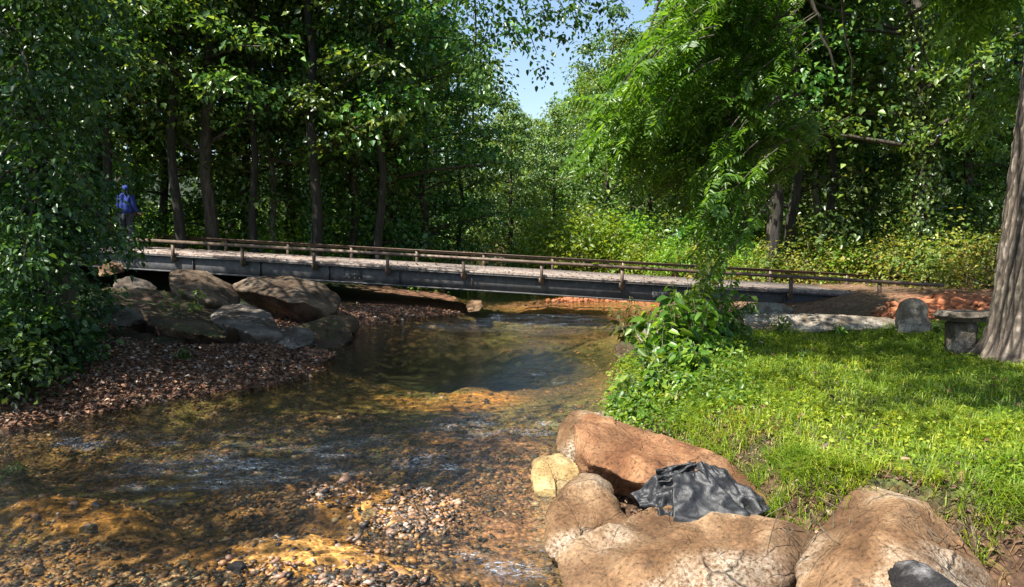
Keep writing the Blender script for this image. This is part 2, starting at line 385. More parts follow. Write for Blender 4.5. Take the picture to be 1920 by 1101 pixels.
def terrain(x, y):
    xl = np.interp(y, YL, XL) + .18 * vn(xyz(x * .3, y * 1.3, 3)); xr = np.interp(y, YR, XR) + .12 * vn(xyz(x * .3, y * 1.5, 9))
    dl = xl - x; dr = x - xr
    zl = np.interp(dl, [0, .5, 2, 4, 7, 12, 40], [0, .09, .27, .52, .98, 1.3, 2.4])
    zr = np.interp(dr, [0, .25, .7, 2, 12, 40], [0, .2, .46, .56, .72, 1.6])
    dep = np.minimum(np.minimum(-dl, -dr), 1.6)
    zb = -.30 * (1 - np.exp(-np.maximum(dep, 0) * 1.6))
    xt = np.interp(y, YT, XT) + .07 * vn(xyz(x * .5, y * 3, 4)); dt = x - xt
    slope = np.interp(dt, [-.5, -.22, -.02, .12, .9], [0, .08, .36, .47, .53]) + .04 * np.clip(dr / .3, 0, 1)
    k = np.clip((y - 5.6) / .8, 0, 1); u = np.clip(dr / np.maximum(xt - xr, .3), 0, 1); soft = .04 * np.clip(dr / .1, 0, 1) + .46 * u ** 1.3 + .07 * np.clip(dt / 3, 0, 1.5)
    slope = slope * (1 - k) + soft * k
    k = np.clip((13.0 - y) / 1.0, 0, 1); zr = zr * (1 - k) + np.maximum(slope, .02) * k
    lo = np.clip((y - 11.4) / 1.0, 0, 1) * np.clip((22.6 - y) / 1.2, 0, 1) * np.clip((x + 11.8) / 1.0, 0, 1); zl = zl - np.maximum(zl - .15, 0) * .75 * lo
    hol = np.clip((y - 12.0) / .8, 0, 1) * np.clip((18.2 - y) / 1.0, 0, 1) * np.clip((7.6 - x) / 1.6, 0, 1); zr = zr * (1 - .8 * hol)
    z = np.where(dl > 0, zl, np.where(dr > 0, zr, zb))
    # fore water wide and shallow
    inw = (dl <= 0) & (dr <= 0)
    z0 = np.zeros_like(x)
    bar = pix_ell(x, y, z0, BARS); sh = pix_ell(x, y, z0, SHALLOW)
    near = np.clip((7.5 - y) / 2.5, 0, 1)
    z = np.where(inw, z * (1 - .45 * near), z)
    z = np.where(inw, z - .35 * pix_ell(x, y, z0, [(860, 655, 290, 30)]), z)
    z = np.where(inw, z + (-.05 - z) * np.clip(sh * 1.2, 0, 1), z)
    z = np.where(inw, z + (-.004 - z) * np.clip(bar * 1.2, 0, 1), z)
    # mound of soil round the bridge ends
    z = z + .35 * np.exp(-(((x + 13.4) / 1.4) ** 2 + ((y - 21.5) / 2.6) ** 2))
    # hills behind
    back = np.maximum(y - 34, 0); z = z + back * .05 * np.clip((np.abs(x - 3) - 3) / 12, 0, 1) + np.maximum(y - 70, 0) * .06
    g = fbm(xyz(x, y) * 1.3, 4) * .04 * np.where(inw, .6, 1)
    peb = fbm(xyz(x, y) * 9, 3) * np.where(inw | (dl > 0), .016, .008)
    cut = np.clip(1 - np.abs(dr - .25) / .5, 0, 1) * np.clip((9.5 - y) / 2, 0, 1) * (dr > -.2)
    return z + g + peb + cut * .06 * fbm(xyz(x, y) * 6 + 3, 3), dl, dr, inw, bar, sh

def axis(a0, a1, step, lo, hi, g=1.12):
    c = list(np.arange(a0, a1, step)); s = step
    x = a0; out = []
    while x > lo: s *= g; x -= s; out.append(x)
    c = out[::-1] + c; x = a1; s = step
    while x < hi: c.append(x); s *= g; x += s
    return np.array(c)

gx = axis(-8, 7, .055, -140, 140); gy = axis(3.2, 15, .055, -30, 260, 1.07)
X, Y = np.meshgrid(gx, gy); x = X.ravel(); y = Y.ravel()
z, dl, dr, inw, bar, sh = terrain(x, y)
nx, ny = len(gx), len(gy)
A = np.zeros((len(x), 4)); A[:, 3] = 1
def setc(mask, c): A[:, :3] += (np.array(c) - A[:, :3]) * np.clip(mask, 0, 1)[:, None]
setc(np.ones_like(x), (.022, .034, .010))
setc((dr > 0) * 1., (.07, .09, .025))                       # soil under the lawn
setc((dr > 0) * np.clip(1.2 - dr / .5, 0, 1), (.15, .09, .05)); setc((dr > 0) * (y < 8) * np.clip((np.interp(y, YT, XT) - x) / .15 + .6, 0, 1), (.085, .05, .03)); setc((dr > 0) * np.clip((y - 11.9) / .4, 0, 1) * (y < 22) * 1., (.17, .11, .07))
setc((dl > 0) * np.clip(1 - (dl - 1.6) / 2, 0, 1), (.16, .085, .05))  # gravel bank
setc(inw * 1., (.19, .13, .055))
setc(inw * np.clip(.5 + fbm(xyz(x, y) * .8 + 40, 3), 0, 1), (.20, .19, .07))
setc(inw * pix_ell(x, y, z * 0, [(860, 655, 300, 34)]), (.035, .04, .015)); setc(inw * sh, (.38, .22, .10)); setc(inw * bar, (.55, .29, .08)); setc(inw * pix_ell(x, y, z * 0, [(860, 712, 115, 22), (830, 828, 50, 18), (940, 900, 90, 60)]) * np.clip(.75 + 1.1 * fbm(xyz(x, y * 1.6) * 1.8 + 5, 4), 0, 1), (.55, .27, .07)); setc(inw * pix_ell(x, y, z * 0, [(840, 650, 280, 26)]), (.02, .025, .01))  # orange sun patches and dark band of the bridge reflection painted into the bed
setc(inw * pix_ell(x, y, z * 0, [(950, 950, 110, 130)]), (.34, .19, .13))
setc(pix_ell(x, y, z * 0, [(1200, 560, 260, 14)]) * (y > 19), (.42, .2, .1))
setc(pix_ell(x, y, np.full_like(x, .6), [(1790, 572, 110, 20)]) * (dr > 0), (.34, .15, .075))
i = (np.arange(ny - 1)[:, None] * nx + np.arange(nx - 1)[None]).ravel()
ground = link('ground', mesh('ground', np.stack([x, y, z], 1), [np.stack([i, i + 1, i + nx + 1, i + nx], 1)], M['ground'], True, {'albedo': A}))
tag(ground, kind='structure')

def gz(x, y):
    x = np.atleast_1d(np.asarray(x, float)); y = np.atleast_1d(np.asarray(y, float))
    return terrain(x, y)[0]

# ------------------------------------------------------------------ water
wx = axis(-7.5, 5, .05, -13, 14, 1.1); wy = axis(4, 20, .05, -5, 90, 1.08)
X, Y = np.meshgrid(wx, wy); x = X.ravel(); y = Y.ravel()
RIF = [(1020, 598, 140, 24), (950, 612, 220, 10), (930, 795, 150, 34), (400, 880, 230, 42), (330, 900, 160, 40), (1030, 700, 60, 24), (840, 880, 50, 20), (980, 1050, 120, 40), (700, 870, 200, 30), (560, 830, 200, 24), (250, 830, 200, 16)]
CALM = [(850, 660, 320, 34)]
rf = pix_ell(x, y, x * 0, RIF); rf = np.clip(rf * (.55 + .5 * fbm(xyz(x * 1.2, y * 2.2) * 2.5, 4)), 0, 1)
rf = np.maximum(rf, .25 * np.clip((11 - y) / 3, 0, 1)); rf *= 1 - .9 * pix_ell(x, y, x * 0, CALM)
wz = (fbm(xyz(x * 2.2, y * 3.6) , 4, g=.6) * .012 + (1 - np.abs(vn(xyz(x * 4, y * 8, 5)))) * .010) * (rf + .06)
B = np.repeat(rf[:, None], 4, 1); B[:, 3] = 1
nx, ny = len(wx), len(wy)
i = (np.arange(ny - 1)[:, None] * nx + np.arange(nx - 1)[None]).ravel()
water = link('water', mesh('water', np.stack([x, y, wz], 1), [np.stack([i, i + 1, i + nx + 1, i + nx], 1)], M['water'], True, {'riffle': B}))
tag(water, kind='structure')

# ------------------------------------------------------------------ pebbles
bm = bmesh.new(); bmesh.ops.create_icosphere(bm, subdivisions=1, radius=1); bm.verts.ensure_lookup_table()
ICO_V = np.array([v.co[:] for v in bm.verts]); ICO_T = np.array([[v.index for v in f.verts] for f in bm.faces]); bm.free()
def pebbles(mb, pos, size, flat=.55):
    m = len(pos); k = len(ICO_V)
    V = ICO_V[None] * (1 + (rng.random((m, k, 1)) - .5) * .75)
    V = V * np.stack([size * (.8 + .7 * rng.random(m)), size * (.6 + .5 * rng.random(m)), size * flat * (.6 + .6 * rng.random(m))], 1)[:, None]
    a = rng.random(m) * 6.28; ca, sa = np.cos(a)[:, None], np.sin(a)[:, None]
    tx = (rng.random(m) - .5)[:, None] * .8
    vx, vy, vz = V[..., 0] * ca - V[..., 1] * sa, V[..., 0] * sa + V[..., 1] * ca, V[..., 2]
    vz = vz + vx * tx
    V = np.stack([vx, vy, vz], -1) + pos[:, None]
    mb.add(V.reshape(-1, 3), (np.arange(m)[:, None, None] * k + ICO_T[None]).reshape(-1, 3))

def scatter(n, x0, x1, y0, y1, keep):
    x = x0 + (x1 - x0) * rng.random(n); y = y0 + (y1 - y0) * rng.random(n) ** 1.0
    z, dl, dr, inw, bar, sh = terrain(x, y)
    k = keep(x, y, z, dl, dr, inw, bar, sh)
    px, py = pix(np.stack([x, y, z], 1)); k &= (px > -120) & (px < 2040) & (py < 1200)
    return x[k], y[k], z[k]
mb = MB()
x, y, z = scatter(95000, -6, 1.2, 3.9, 9.5, lambda x, y, z, dl, dr, inw, bar, sh: inw & (rng.random(len(x)) < np.clip(.45 + .9 * vn(xyz(x, y) * 1.7), .12, 1) * (1 - .45 * bar)))
pebbles(mb, np.stack([x, y, z], 1), np.exp(rng.normal(-4.25, .42, len(x))))
x, y, z = scatter(9000, -5, 4, 9.5, 24, lambda x, y, z, dl, dr, inw, bar, sh: inw & (z > -.36) & (rng.random(len(x)) < .5 + bar))
pebbles(mb, np.stack([x, y, z], 1), np.exp(rng.normal(-3.7, .4, len(x))))
# piled heap of dark stones at the bars
for cx, cy, rx, ry, n in ((770, 990, 90, 45, 1500), (540, 920, 130, 26, 900), (790, 915, 45, 16, 260), (680, 1092, 200, 16, 900), (300, 1075, 260, 26, 900), (150, 915, 130, 10, 400), (120, 1010, 120, 10, 300)):
    a = rng.normal(size=(n, 2)) * .5; q = np.array([G(cx + u * rx, cy + v * ry) for u, v in a]); q[:, 2] = gz(q[:, 0], q[:, 1]) + .012 + .012 * rng.random(n)
    pebbles(mb, q, np.exp(rng.normal(-4.2, .42, n)), .5)
tag(mb.build('gravel', M['gravel']), 'brown and tan pebbles covering the stream bed and its bars', 'gravel', kind='stuff')
mb = MB()
x, y, z = scatter(80000, -9, -.8, 6.5, 19, lambda x, y, z, dl, dr, inw, bar, sh: (dl > -.12) & (dl < 3.4) & (rng.random(len(x)) < np.clip(1.4 - dl / 3.2, 0, 1) * np.where(y > 13, .35, 1)))
pebbles(mb, np.stack([x, y, z + .008], 1), np.exp(rng.normal(-4.2, .42, len(x))) * np.where(y > 12, 1.5, 1), .5)
n = 9000; k = rng.integers(0, len(x), n); d = rdir(n); d[:, 2] *= .3; nn = rng.normal(size=(n, 3)) * .5; nn[:, 2] += 1
l = .04 + .05 * rng.random(n); mb.add(*leaf_geo(np.stack([x[k], y[k], z[k] + .03], 1), d, nn, l, l * .6))
tag(mb.build('bank_gravel', M['gravel_bank']), 'reddish gravel and fallen leaves covering the left bank', 'gravel', kind='stuff')

# ------------------------------------------------------------------ rocks
def rock(name, label, cat, sil, mat, extra=(), t=.3, seed=0, amp=.03, chop=4, soft=1, flatb=None, D=None, edge=.035, group=None, crack=.02):
    """sil : silhouette (px,py,depth); body pushed back by t and bulged forward"""
    pts = []
    s = [(a[0], a[1], a[2] if len(a) > 2 else D) for a in sil]
    w = np.array([P(*q) for q in s]); c = w.mean(0)
    pts += list(w)
    pts += [c + (p - c) * .82 + np.array((0, t, 0)) for p in w]
    for e in extra: pts.append(P(*e))
    bm = bmesh.new()
    for p in pts: bm.verts.new(p - c)
    r = bmesh.ops.convex_hull(bm, input=bm.verts)
    junk = list({g for k in ('geom_interior', 'geom_unused') for g in r[k] if isinstance(g, bmesh.types.BMVert)})
    if junk: bmesh.ops.delete(bm, geom=junk, context='VERTS')
    bmesh.ops.triangulate(bm, faces=bm.faces)
    for k in range(7):
        es = [e for e in bm.edges if e.calc_length() > edge * 1.6]
        if not es or len(bm.verts) > 30000: break
        bmesh.ops.subdivide_edges(bm, edges=es, cuts=1); bmesh.ops.triangulate(bm, faces=bm.faces)
    for q in range(soft): bmesh.ops.smooth_vert(bm, verts=bm.verts, factor=.5, use_axis_x=True, use_axis_y=True, use_axis_z=True)
    bm.normal_update()
    V = np.array([v.co[:] for v in bm.verts]); N = np.array([v.normal[:] for v in bm.verts]); T = np.array([[v.index for v in f.verts] for f in bm.faces]) if not bm.verts.index_update() else None
    bm.free()
    q = V + seed * 7.7
    h = fbm(q * 2.2, 3) * amp * 1.1 + (fbm(q * 6, 5, g=.58)) * amp * .7 - np.clip(.12 - np.abs(vn(q * 2.6 + 11)), 0, 1) * amp * 5 + (.35 - np.abs(vn(q * 2.9 + 21))) * amp * 2.0 + (.35 - np.abs(vn(q * 7.3 + 5))) * amp * .9
    strat = np.abs(vn(q * np.array((1.2, 1.2, 6)) + 3)); h -= crack * np.clip(.18 - strat, 0, 1) * 5
    # facets : chop along random planes
    r2 = np.random.default_rng(seed + 50); ext = np.abs(V).max(0)
    V = V + N * h[:, None]
    for _ in range(chop):
        n = nrm(r2.normal(size=3) / ext); dd = (V @ n); lim = np.quantile(dd, .955)
        V = V - np.clip(dd - lim, 0, None)[:, None] * n * .97
    V = V * (1.04, 1, 1.04)
    V += N * (fbm(q * 22, 2) * amp * .12)[:, None]
    o = link(name, mesh(name, V, [T], mat, True), None, c)
    return tag(o, label, cat, group)

# foreground right group
rock('boulder', 'tan boulder half hidden behind the big rusty boulder at the water edge', 'boulder', [(1042, 830, 6.9), (1060, 806, 7), (1110, 786, 7.2), (1148, 780, 7.4), (1180, 830, 7.3), (1090, 880, 6.7), (1045, 862, 6.7)], M['rock_tan'], t=.4, seed=1)
rock('boulder', 'small pale yellow stone in the water beside the rusty boulder', 'boulder', [(996, 890, 6.25), (1012, 866, 6.3), (1055, 861, 6.4), (1092, 880, 6.3), (1080, 920, 6), (1035, 938, 5.85), (1003, 925, 5.9)], M['rock_yellow'], t=.3, seed=2, amp=.02)
rock('boulder', 'long rusty brown boulder sloping from the water up to the lawn edge', 'boulder', [(1080, 850, 5.9), (1084, 800, 6.1), (1112, 792, 6.2), (1240, 818, 5.95), (1340, 862, 5.5), (1445, 922, 4.95), (1455, 955, 4.85), (1405, 972, 4.95), (1290, 950, 5.35), (1200, 940, 5.7), (1130, 925, 5.9), (1092, 900, 5.95)], M['rock_orange'], extra=[(1120, 870, 5.5), (1310, 912, 5.0), (1200, 890, 5.2)], t=.45, seed=3, amp=.024, chop=4)
rock('boulder', 'brown boulder with a steep face standing in water left of the front boulder', 'boulder', [(1026, 990, 4.9), (1046, 925, 5.1), (1082, 890, 5.3), (1150, 935, 5.2), (1190, 985, 4.9), (1100, 1070, 4.6), (1060, 1085, 4.5), (1028, 1050, 4.6)], M['rock_tan'], t=.35, seed=4, amp=.025, chop=9)
rock('boulder', 'broad tan boulder in front of the torn black fabric', 'boulder', [(1056, 1040, 4.45), (1085, 996, 4.7), (1170, 978, 4.7), (1300, 978, 4.62), (1380, 962, 4.62), (1480, 960, 4.6), (1535, 985, 4.5), (1562, 1015, 4.4), (1535, 1080, 4.1), (1480, 1170, 3.8), (1300, 1240, 3.7), (1130, 1180, 3.9), (1075, 1110, 4.1)], M['rock_tan'], extra=[(1300, 1030, 4.2), (1180, 1060, 4.15), (1430, 1030, 4.15)], t=.3, seed=5, amp=.026, edge=.026, chop=12)
rock('boulder', 'tan ridged boulder below the cut edge of the lawn', 'boulder', [(1520, 1110, 3.8), (1585, 1000, 4.2), (1640, 922, 4.5), (1672, 908, 4.6), (1722, 930, 4.5), (1795, 995, 4.2), (1862, 1085, 3.85), (1930, 1180, 3.5), (1700, 1260, 3.4), (1500, 1180, 3.6)], M['rock_tan'], extra=[(1672, 940, 4.2), (1690, 1010, 3.8), (1690, 1090, 3.5)], t=.3, seed=6, amp=.022, edge=.026, chop=7)
rock('boulder', 'black and white speckled stone at the foot of the ridged boulder', 'boulder', [(1690, 1112, 3.15), (1715, 1088, 3.2), (1760, 1082, 3.2), (1795, 1100, 3.15), (1810, 1150, 3.0), (1700, 1160, 3.0)], M['rock_black'], t=.2, seed=7, amp=.015, edge=.02)
# left bank
rock('boulder', 'tilted tan boulder propped on the ledge under the bridge', 'boulder', [(303, 522, 15.3), (318, 508, 15.8), (368, 507, 16.2), (420, 534, 15.8), (437, 558, 15.4), (434, 578, 14.9), (390, 580, 14.4), (345, 548, 14.4)], M['rock_slab'], extra=[(392, 566, 14.0), (395, 615, 15.0), (330, 575, 15.3), (430, 610, 15.4)], t=.6, seed=8, amp=.02, edge=.06)
rock('boulder', 'big tilted brown slab with a dark undercut side beneath the bridge', 'boulder', [(432, 540, 16.6), (465, 520, 17.0), (545, 517, 17.2), (606, 535, 16.8), (636, 562, 16.2), (628, 584, 15.6), (592, 598, 15.2), (545, 560, 15.0)], M['rock_slab'], extra=[(480, 570, 16.6), (560, 600, 16.2), (600, 640, 16.4), (560, 640, 16.8)], t=.6, seed=9, amp=.02, edge=.06)
rock('boulder', 'pale grey flat rock lit by the sun between ledge and gravel', 'boulder', [(388, 590, 13.5), (402, 574, 14.0), (452, 571, 14.2), (508, 600, 13.2), (526, 630, 12.4), (480, 628, 12.1), (424, 612, 12.4)], M['rock_grey'], extra=[(428, 645, 12.7), (486, 655, 12.3), (526, 655, 12.6)], t=.5, seed=10, amp=.025, edge=.05)
rock('boulder', 'long mossy stone ledge above the left gravel bank', 'boulder', [(165, 560, 13.3), (205, 540, 15), (340, 552, 15), (405, 585, 14), (472, 630, 12.6), (455, 642, 12), (300, 612, 12.3)], M['rock_dark'], extra=[(175, 600, 13.4), (300, 658, 12.5), (455, 672, 12.2)], t=.4, seed=11, amp=.03, edge=.055, crack=.05)
rock('boulder', 'low dark ledge stone nearest the leafy bank on the left', 'boulder', [(128, 624, 12.4), (190, 607, 13), (345, 642, 12.2), (335, 652, 11.6), (160, 632, 11.7)], M['rock_dark'], extra=[(160, 675, 11.9), (312, 676, 11.7)], t=.4, seed=12, amp=.025, edge=.05, crack=.05)
rock('boulder', 'rounded oblong grey stone lying on the left ledge', 'boulder', [(172, 590, 12.1), (195, 572, 12.3), (235, 578, 12.2), (258, 602, 11.9), (235, 612, 11.7), (185, 606, 11.8)], M['rock_grey'], t=.4, seed=13, amp=.02)
rock('boulder', 'purplish round boulder in the shade left of the tilted boulder', 'boulder', [(208, 545, 15.2), (222, 525, 15.5), (252, 524, 15.5), (276, 545, 15.2), (262, 562, 14.8), (222, 562, 14.8)], M['rock_grey'], t=.6, seed=14, amp=.04, edge=.05)
rock('boulder', 'dark rock block at the water edge under the brown slab', 'boulder', [(560, 612, 14.2), (600, 596, 14.9), (650, 600, 15), (664, 625, 14.5), (640, 655, 13.4), (580, 655, 13)], M['rock_dark'], t=.9, seed=15, amp=.05, edge=.05)
rock('boulder', 'small squarish grey stone at the tip of the gravel bank', 'boulder', [(520, 622, 12.9), (545, 614, 13.2), (572, 620, 13.1), (582, 645, 12.4), (556, 658, 12), (525, 650, 12.2)], M['rock_grey'], t=.5, seed=16, amp=.03)
rock('boulder', 'dark wet stone in the stream just before the bridge', 'boulder', [(872, 572, 18.4), (884, 560, 18.8), (902, 563, 18.6), (906, 582, 17.9), (878, 586, 17.8)], M['rock_brown'], t=.5, seed=17, amp=.02)
rock('boulder', 'brown stone under the bridge far from the sun', 'boulder', [(180, 500, 17), (195, 490, 17.3), (212, 497, 17.2), (214, 515, 17), (186, 520, 16.9)], M['rock_brown'], t=.6, seed=18, amp=.03)
# right bank beyond weeds
rock('boulder', 'black block of stone at the water edge below the weeds', 'boulder', [(1153, 650, 11.6), (1170, 643, 11.8), (1190, 648, 11.8), (1196, 675, 11.4), (1180, 690, 11.2), (1155, 684, 11.2)], M['rock_dark'], t=.3, seed=19, amp=.015)
rock('boulder', 'pale stone among the weeds at the water edge', 'boulder', [(1195, 632, 12), (1212, 614, 12.3), (1236, 616, 12.3), (1244, 645, 12), (1215, 655, 11.7)], M['stone_pale'], t=.3, seed=20, amp=.015)
rock('boulder', 'pale pinkish rubble stone by the right end of the bridge', 'boulder', [(1412, 585, 14.6), (1430, 570, 14.9), (1470, 571, 15), (1492, 583, 14.8), (1480, 600, 14.2), (1420, 600, 14.2)], M['stone_pale'], t=.5, seed=21, amp=.03, edge=.05)
rock('boulder', 'small white rubble stone behind the tall weeds', 'boulder', [(1385, 588, 14), (1396, 577, 14.2), (1412, 580, 14.2), (1418, 596, 13.8), (1392, 600, 13.7)], M['stone_pale'], t=.3, seed=22, amp=.02)
rock('stone_kerb', 'long low pale stone slab lying along the far edge of the lawn', 'stone slab', [(1388, 610, 11.2), (1398, 597, 11.4), (1440, 592, 11.5), (1560, 592, 11.5), (1700, 600, 11.6), (1706, 612, 11.4), (1600, 618, 11.2), (1395, 628, 11.1)], M['stone_pale'], extra=[(1420, 640, 11.3), (1690, 640, 11.6)], t=.35, seed=23, amp=.012)
rock('standing_stone', 'upright arched stone slab at the far edge of the lawn', 'stone slab', [(1684, 600, 10.6), (1690, 570, 10.6), (1706, 558, 10.6), (1728, 560, 10.6), (1742, 578, 10.6), (1748, 622, 10.6), (1716, 632, 10.6), (1690, 632, 10.6)], M['stone_pale'], t=.16, seed=24, amp=.012)
# loose stones of the near water
for j, (px, py, r, m, lab) in enumerate([
        (792, 907, 15, 'stone_pale', 'pale rounded stone on top of the dark pebble heap'), (690, 973, 17, 'rock_yellow', 'flat tan stone on the orange gravel patch'),
        (745, 988, 14, 'rock_tan', 'flat tan stone beside the dark pebble heap'), (160, 988, 18, 'rock_grey', 'grey green flat stone just below the lit gravel at left'),
        (440, 1070, 18, 'rock_black', 'dark stone in the wet gravel near the bottom edge'), (505, 1085, 15, 'rock_black', 'black stone right of the dark stone at the bottom edge'),
        (870, 806, 8, 'rock_dark', 'dark stone breaking the riffle in mid stream'), (655, 1088, 14, 'rock_grey', 'grey stone in the wet gravel at the bottom centre'),
        (340, 1048, 13, 'stone_pale', 'whitish stone under shallow water at lower left'), (480, 985, 12, 'rock_grey', 'grey stone at the upper end of the dark gravel'),
        (560, 1095, 13, 'rock_brown', 'brown stone at the bottom edge between two dark ones'), (1000, 1090, 16, 'rock_dark', 'dark flat stone in the water beside the front boulder')]):
    c = G(px, py); D = c[1]
    sl = [(px + r * math.cos(a) * (.9 + .2 * random.random()), py + r * .62 * math.sin(a), D) for a in np.arange(0, 6.2, .9)]
    o = rock('stone', lab, 'stone', sl, M[m], t=r * D / F * 1.2, seed=30 + j, amp=.006, edge=.012, crack=0)
    o.location.z = float(gz(o.location.x, o.location.y)[0]) + r * D / F * .35

# red soil mound
mb = MB(); n = 1500
a = rng.normal(size=(n, 2)) * .34; cx, cy = P(1770, 590, 13)[:2]
q = np.stack([cx + a[:, 0] * 1.5, 13.4 + a[:, 1] * 1.2], 1); hh = .3 * np.exp(-(a ** 2).sum(1) * 1.6)
pebbles(mb, np.stack([q[:, 0], q[:, 1], gz(q[:, 0], q[:, 1]) + hh], 1), np.exp(rng.normal(-2.9, .35, n)), .7)
q = np.stack([1 + 4.5 * rng.random(700), 22 + 1.8 * rng.random(700)], 1)
pebbles(mb, np.stack([q[:, 0], q[:, 1], gz(q[:, 0], q[:, 1]) + .02], 1), np.exp(rng.normal(-3.1, .35, 700)), .6)
tag(mb.build('soil_clods', M['clod']), 'red earth heap behind the standing stone and red gravel by the bridge', 'soil', kind='stuff')

# ------------------------------------------------------------------ torn black fabric
def sheet(corners, nu=46, nv=30, amp=.05, seed=0, fx=5):
    c = [P(*k) for k in corners]; u, v = np.meshgrid(np.linspace(0, 1, nu), np.linspace(0, 1, nv)); u = u.ravel()[:, None]; v = v.ravel()[:, None]
    p = (c[0] * (1 - u) + c[1] * u) * (1 - v) + (c[3] * (1 - u) + c[2] * u) * v
    q = np.hstack([u * fx + v * 2, v * 3 - u, u * 0 + seed]); h = np.abs(vn(q)) * 1.4 - .5 + .5 * np.abs(vn(q * 2.3 + 5)) + .12 * np.abs(vn(q * 5.1))
    n = nrm(np.cross(c[1] - c[0], c[3] - c[0])); p = p + n * h[:, None] * amp
    p = p + np.array((0, 0, 1)) * (vn(np.hstack([u * 8, v * 8, u * 0 + seed + 5])) * .006)[:, None]
    i = (np.arange(nv - 1)[:, None] * nu + np.arange(nu - 1)[None]).ravel()
    return p, np.stack([i, i + 1, i + nu + 1, i + nu], 1)
mb = MB()
for cs, am, sd, fx in (([(1262, 888, 4.95), (1318, 880, 4.98), (1412, 972, 4.70), (1262, 992, 4.68)], .035, 1, 1.5), ([(1300, 868, 5.0), (1345, 872, 5.02), (1450, 952, 4.78), (1392, 982, 4.70)], .05, 2, 2.6),
                       ([(1182, 925, 5.05), (1262, 872, 5.05), (1264, 990, 4.75), (1222, 975, 4.85)], .06, 3, 2.0), ([(1228, 880, 5.02), (1305, 866, 5.02), (1300, 905, 4.95), (1235, 905, 4.98)], .04, 4, 2.5)):
    p, Q = sheet(cs, amp=am, seed=sd, fx=fx); mb.add(p, None, Q)
fab = mb.build('ground_fabric', M['fabric'])
md = fab.modifiers.new('thickness', 'SOLIDIFY'); md.thickness = .004
tag(fab, 'torn crumpled black ground fabric wedged between two boulders', 'fabric')

# ------------------------------------------------------------------ bridge
X0, Z0, DX, DZ = -8.69, 20.0, 1.883, -.288
def bz(i): return 1.43 - .095 * i
def bpos(i, off=0.0, z=0.0):
    nn = np.array((.1512, .9885)); return np.array((X0 + DX * i + nn[0] * off, Z0 + DZ * i + nn[1] * off, bz(i) + z))
bridge = thing('bridge', 'long low steel girder bridge with rusty handrails crossing the stream', 'bridge', bpos(4.5))
def bb(mb, i0, i1, off, w, z0, h):
    a, b = bpos(i0, off, z0), bpos(i1, off, z0); ax = nrm(b - a); L = np.linalg.norm(b - a)
    y = np.array((.1512, .9885, 0)); y = nrm(y - ax * (y @ ax)); zc = np.cross(ax, y)
    mb.box((a + b) / 2, (L, w, h), [ax, y, zc])
def bpart(mb, name, mat):
    o = mb.build(name, mat, bridge); o.matrix_parent_inverse.identity(); o.data.transform(__import__('mathutils').Matrix.Translation(-bridge.location)); return o
mb = MB(); bb(mb, -1.9, 9.6, 1.2, 2.52, -.03, .06); bpart(mb, 'deck', M['deck'])
mb = MB(); n = 420; ii = -1 + 10.5 * rng.random(n); oo = .05 + 2.3 * (rng.random(n) ** 1.6); pos = np.array([bpos(a, b, .008) for a, b in zip(ii, oo)]); nn = rng.normal(size=(n, 3)) * .3; nn[:, 2] += 1
l = .04 + .05 * rng.random(n); mb.add(*leaf_geo(pos, rdir(n) * np.array((1, 1, .1)), nn, l, l * .6)); tag(mb.build('fallen_leaves', M['gravel_bank']), 'brown fallen leaves lying on the bridge deck', 'leaves', kind='stuff')
for off in (.0, 2.4):
    mb = MB(); s = -1 if off == 0 else 1
    bb(mb, -1.85, 9.5, off, .03, -.27, .412); bb(mb, -1.85, 9.5, off + s * .06, .15, -.462, .03); bb(mb, -1.85, 9.5, off + s * .05, .10, -.075, .02); 
    for k in range(12):
        c = bpos(-1.2 + k * .96 + .5, off + s * .035, -.27); mb.box(c, (.012, .05, .38))
    for i in (2.5, 6.5):
        mb.box(bpos(i, off + s * .022, -.25), (.5, .016, .28), [(.9885, -.1512, 0), (.1512, .9885, 0), (0, 0, 1)])
        for a_ in (-.2, -.07, .07, .2):
            for b_ in (-.1, 0, .1): mb.box(bpos(i + a_ / 1.9, off + s * .036, -.25 + b_), (.028, .014, .028))
    bpart(mb, 'girder', M['steel'])
    mb = MB()
    i0, i1 = (-1.3, 9.7) if off == 0 else (-1.3, 10.2)
    bb(mb, i0, i1, off + s * .12, .09, .335, .014); bb(mb, i0, i1, off + s * .162, .012, .30, .07); bpart(mb, 'handrail', M['rust'])
    for k in range(11 if off else 10):
        mb = MB(); c = bpos(k, off + s * .12, 0)
        mb.box(c + (0, 0, .045), (.075, .05, .56)); mb.box(c + (0, -s * .05, -.13), (.13, .05, .12)); bpart(mb, 'post', M['rust'])
for k in range(6):
    mb = MB(); i = .3 + k * 1.75; a = bpos(i, .04, -.3); b = bpos(i, 2.36, -.3); mb.box((a + b) / 2, (.12, 2.3, .2), [(.9885, -.1512, 0), (.1512, .9885, 0), (0, 0, 1)]); bpart(mb, 'cross_beam', M['steel'])
for i in (-1.75, 9.35):
    mb = MB(); c = bpos(i, 1.2, -.95); mb.box(c, (.5, 3.0, .9), [(.9885, -.1512, 0), (.1512, .9885, 0), (0, 0, 1)]); bpart(mb, 'abutment', M['stone_pale'])

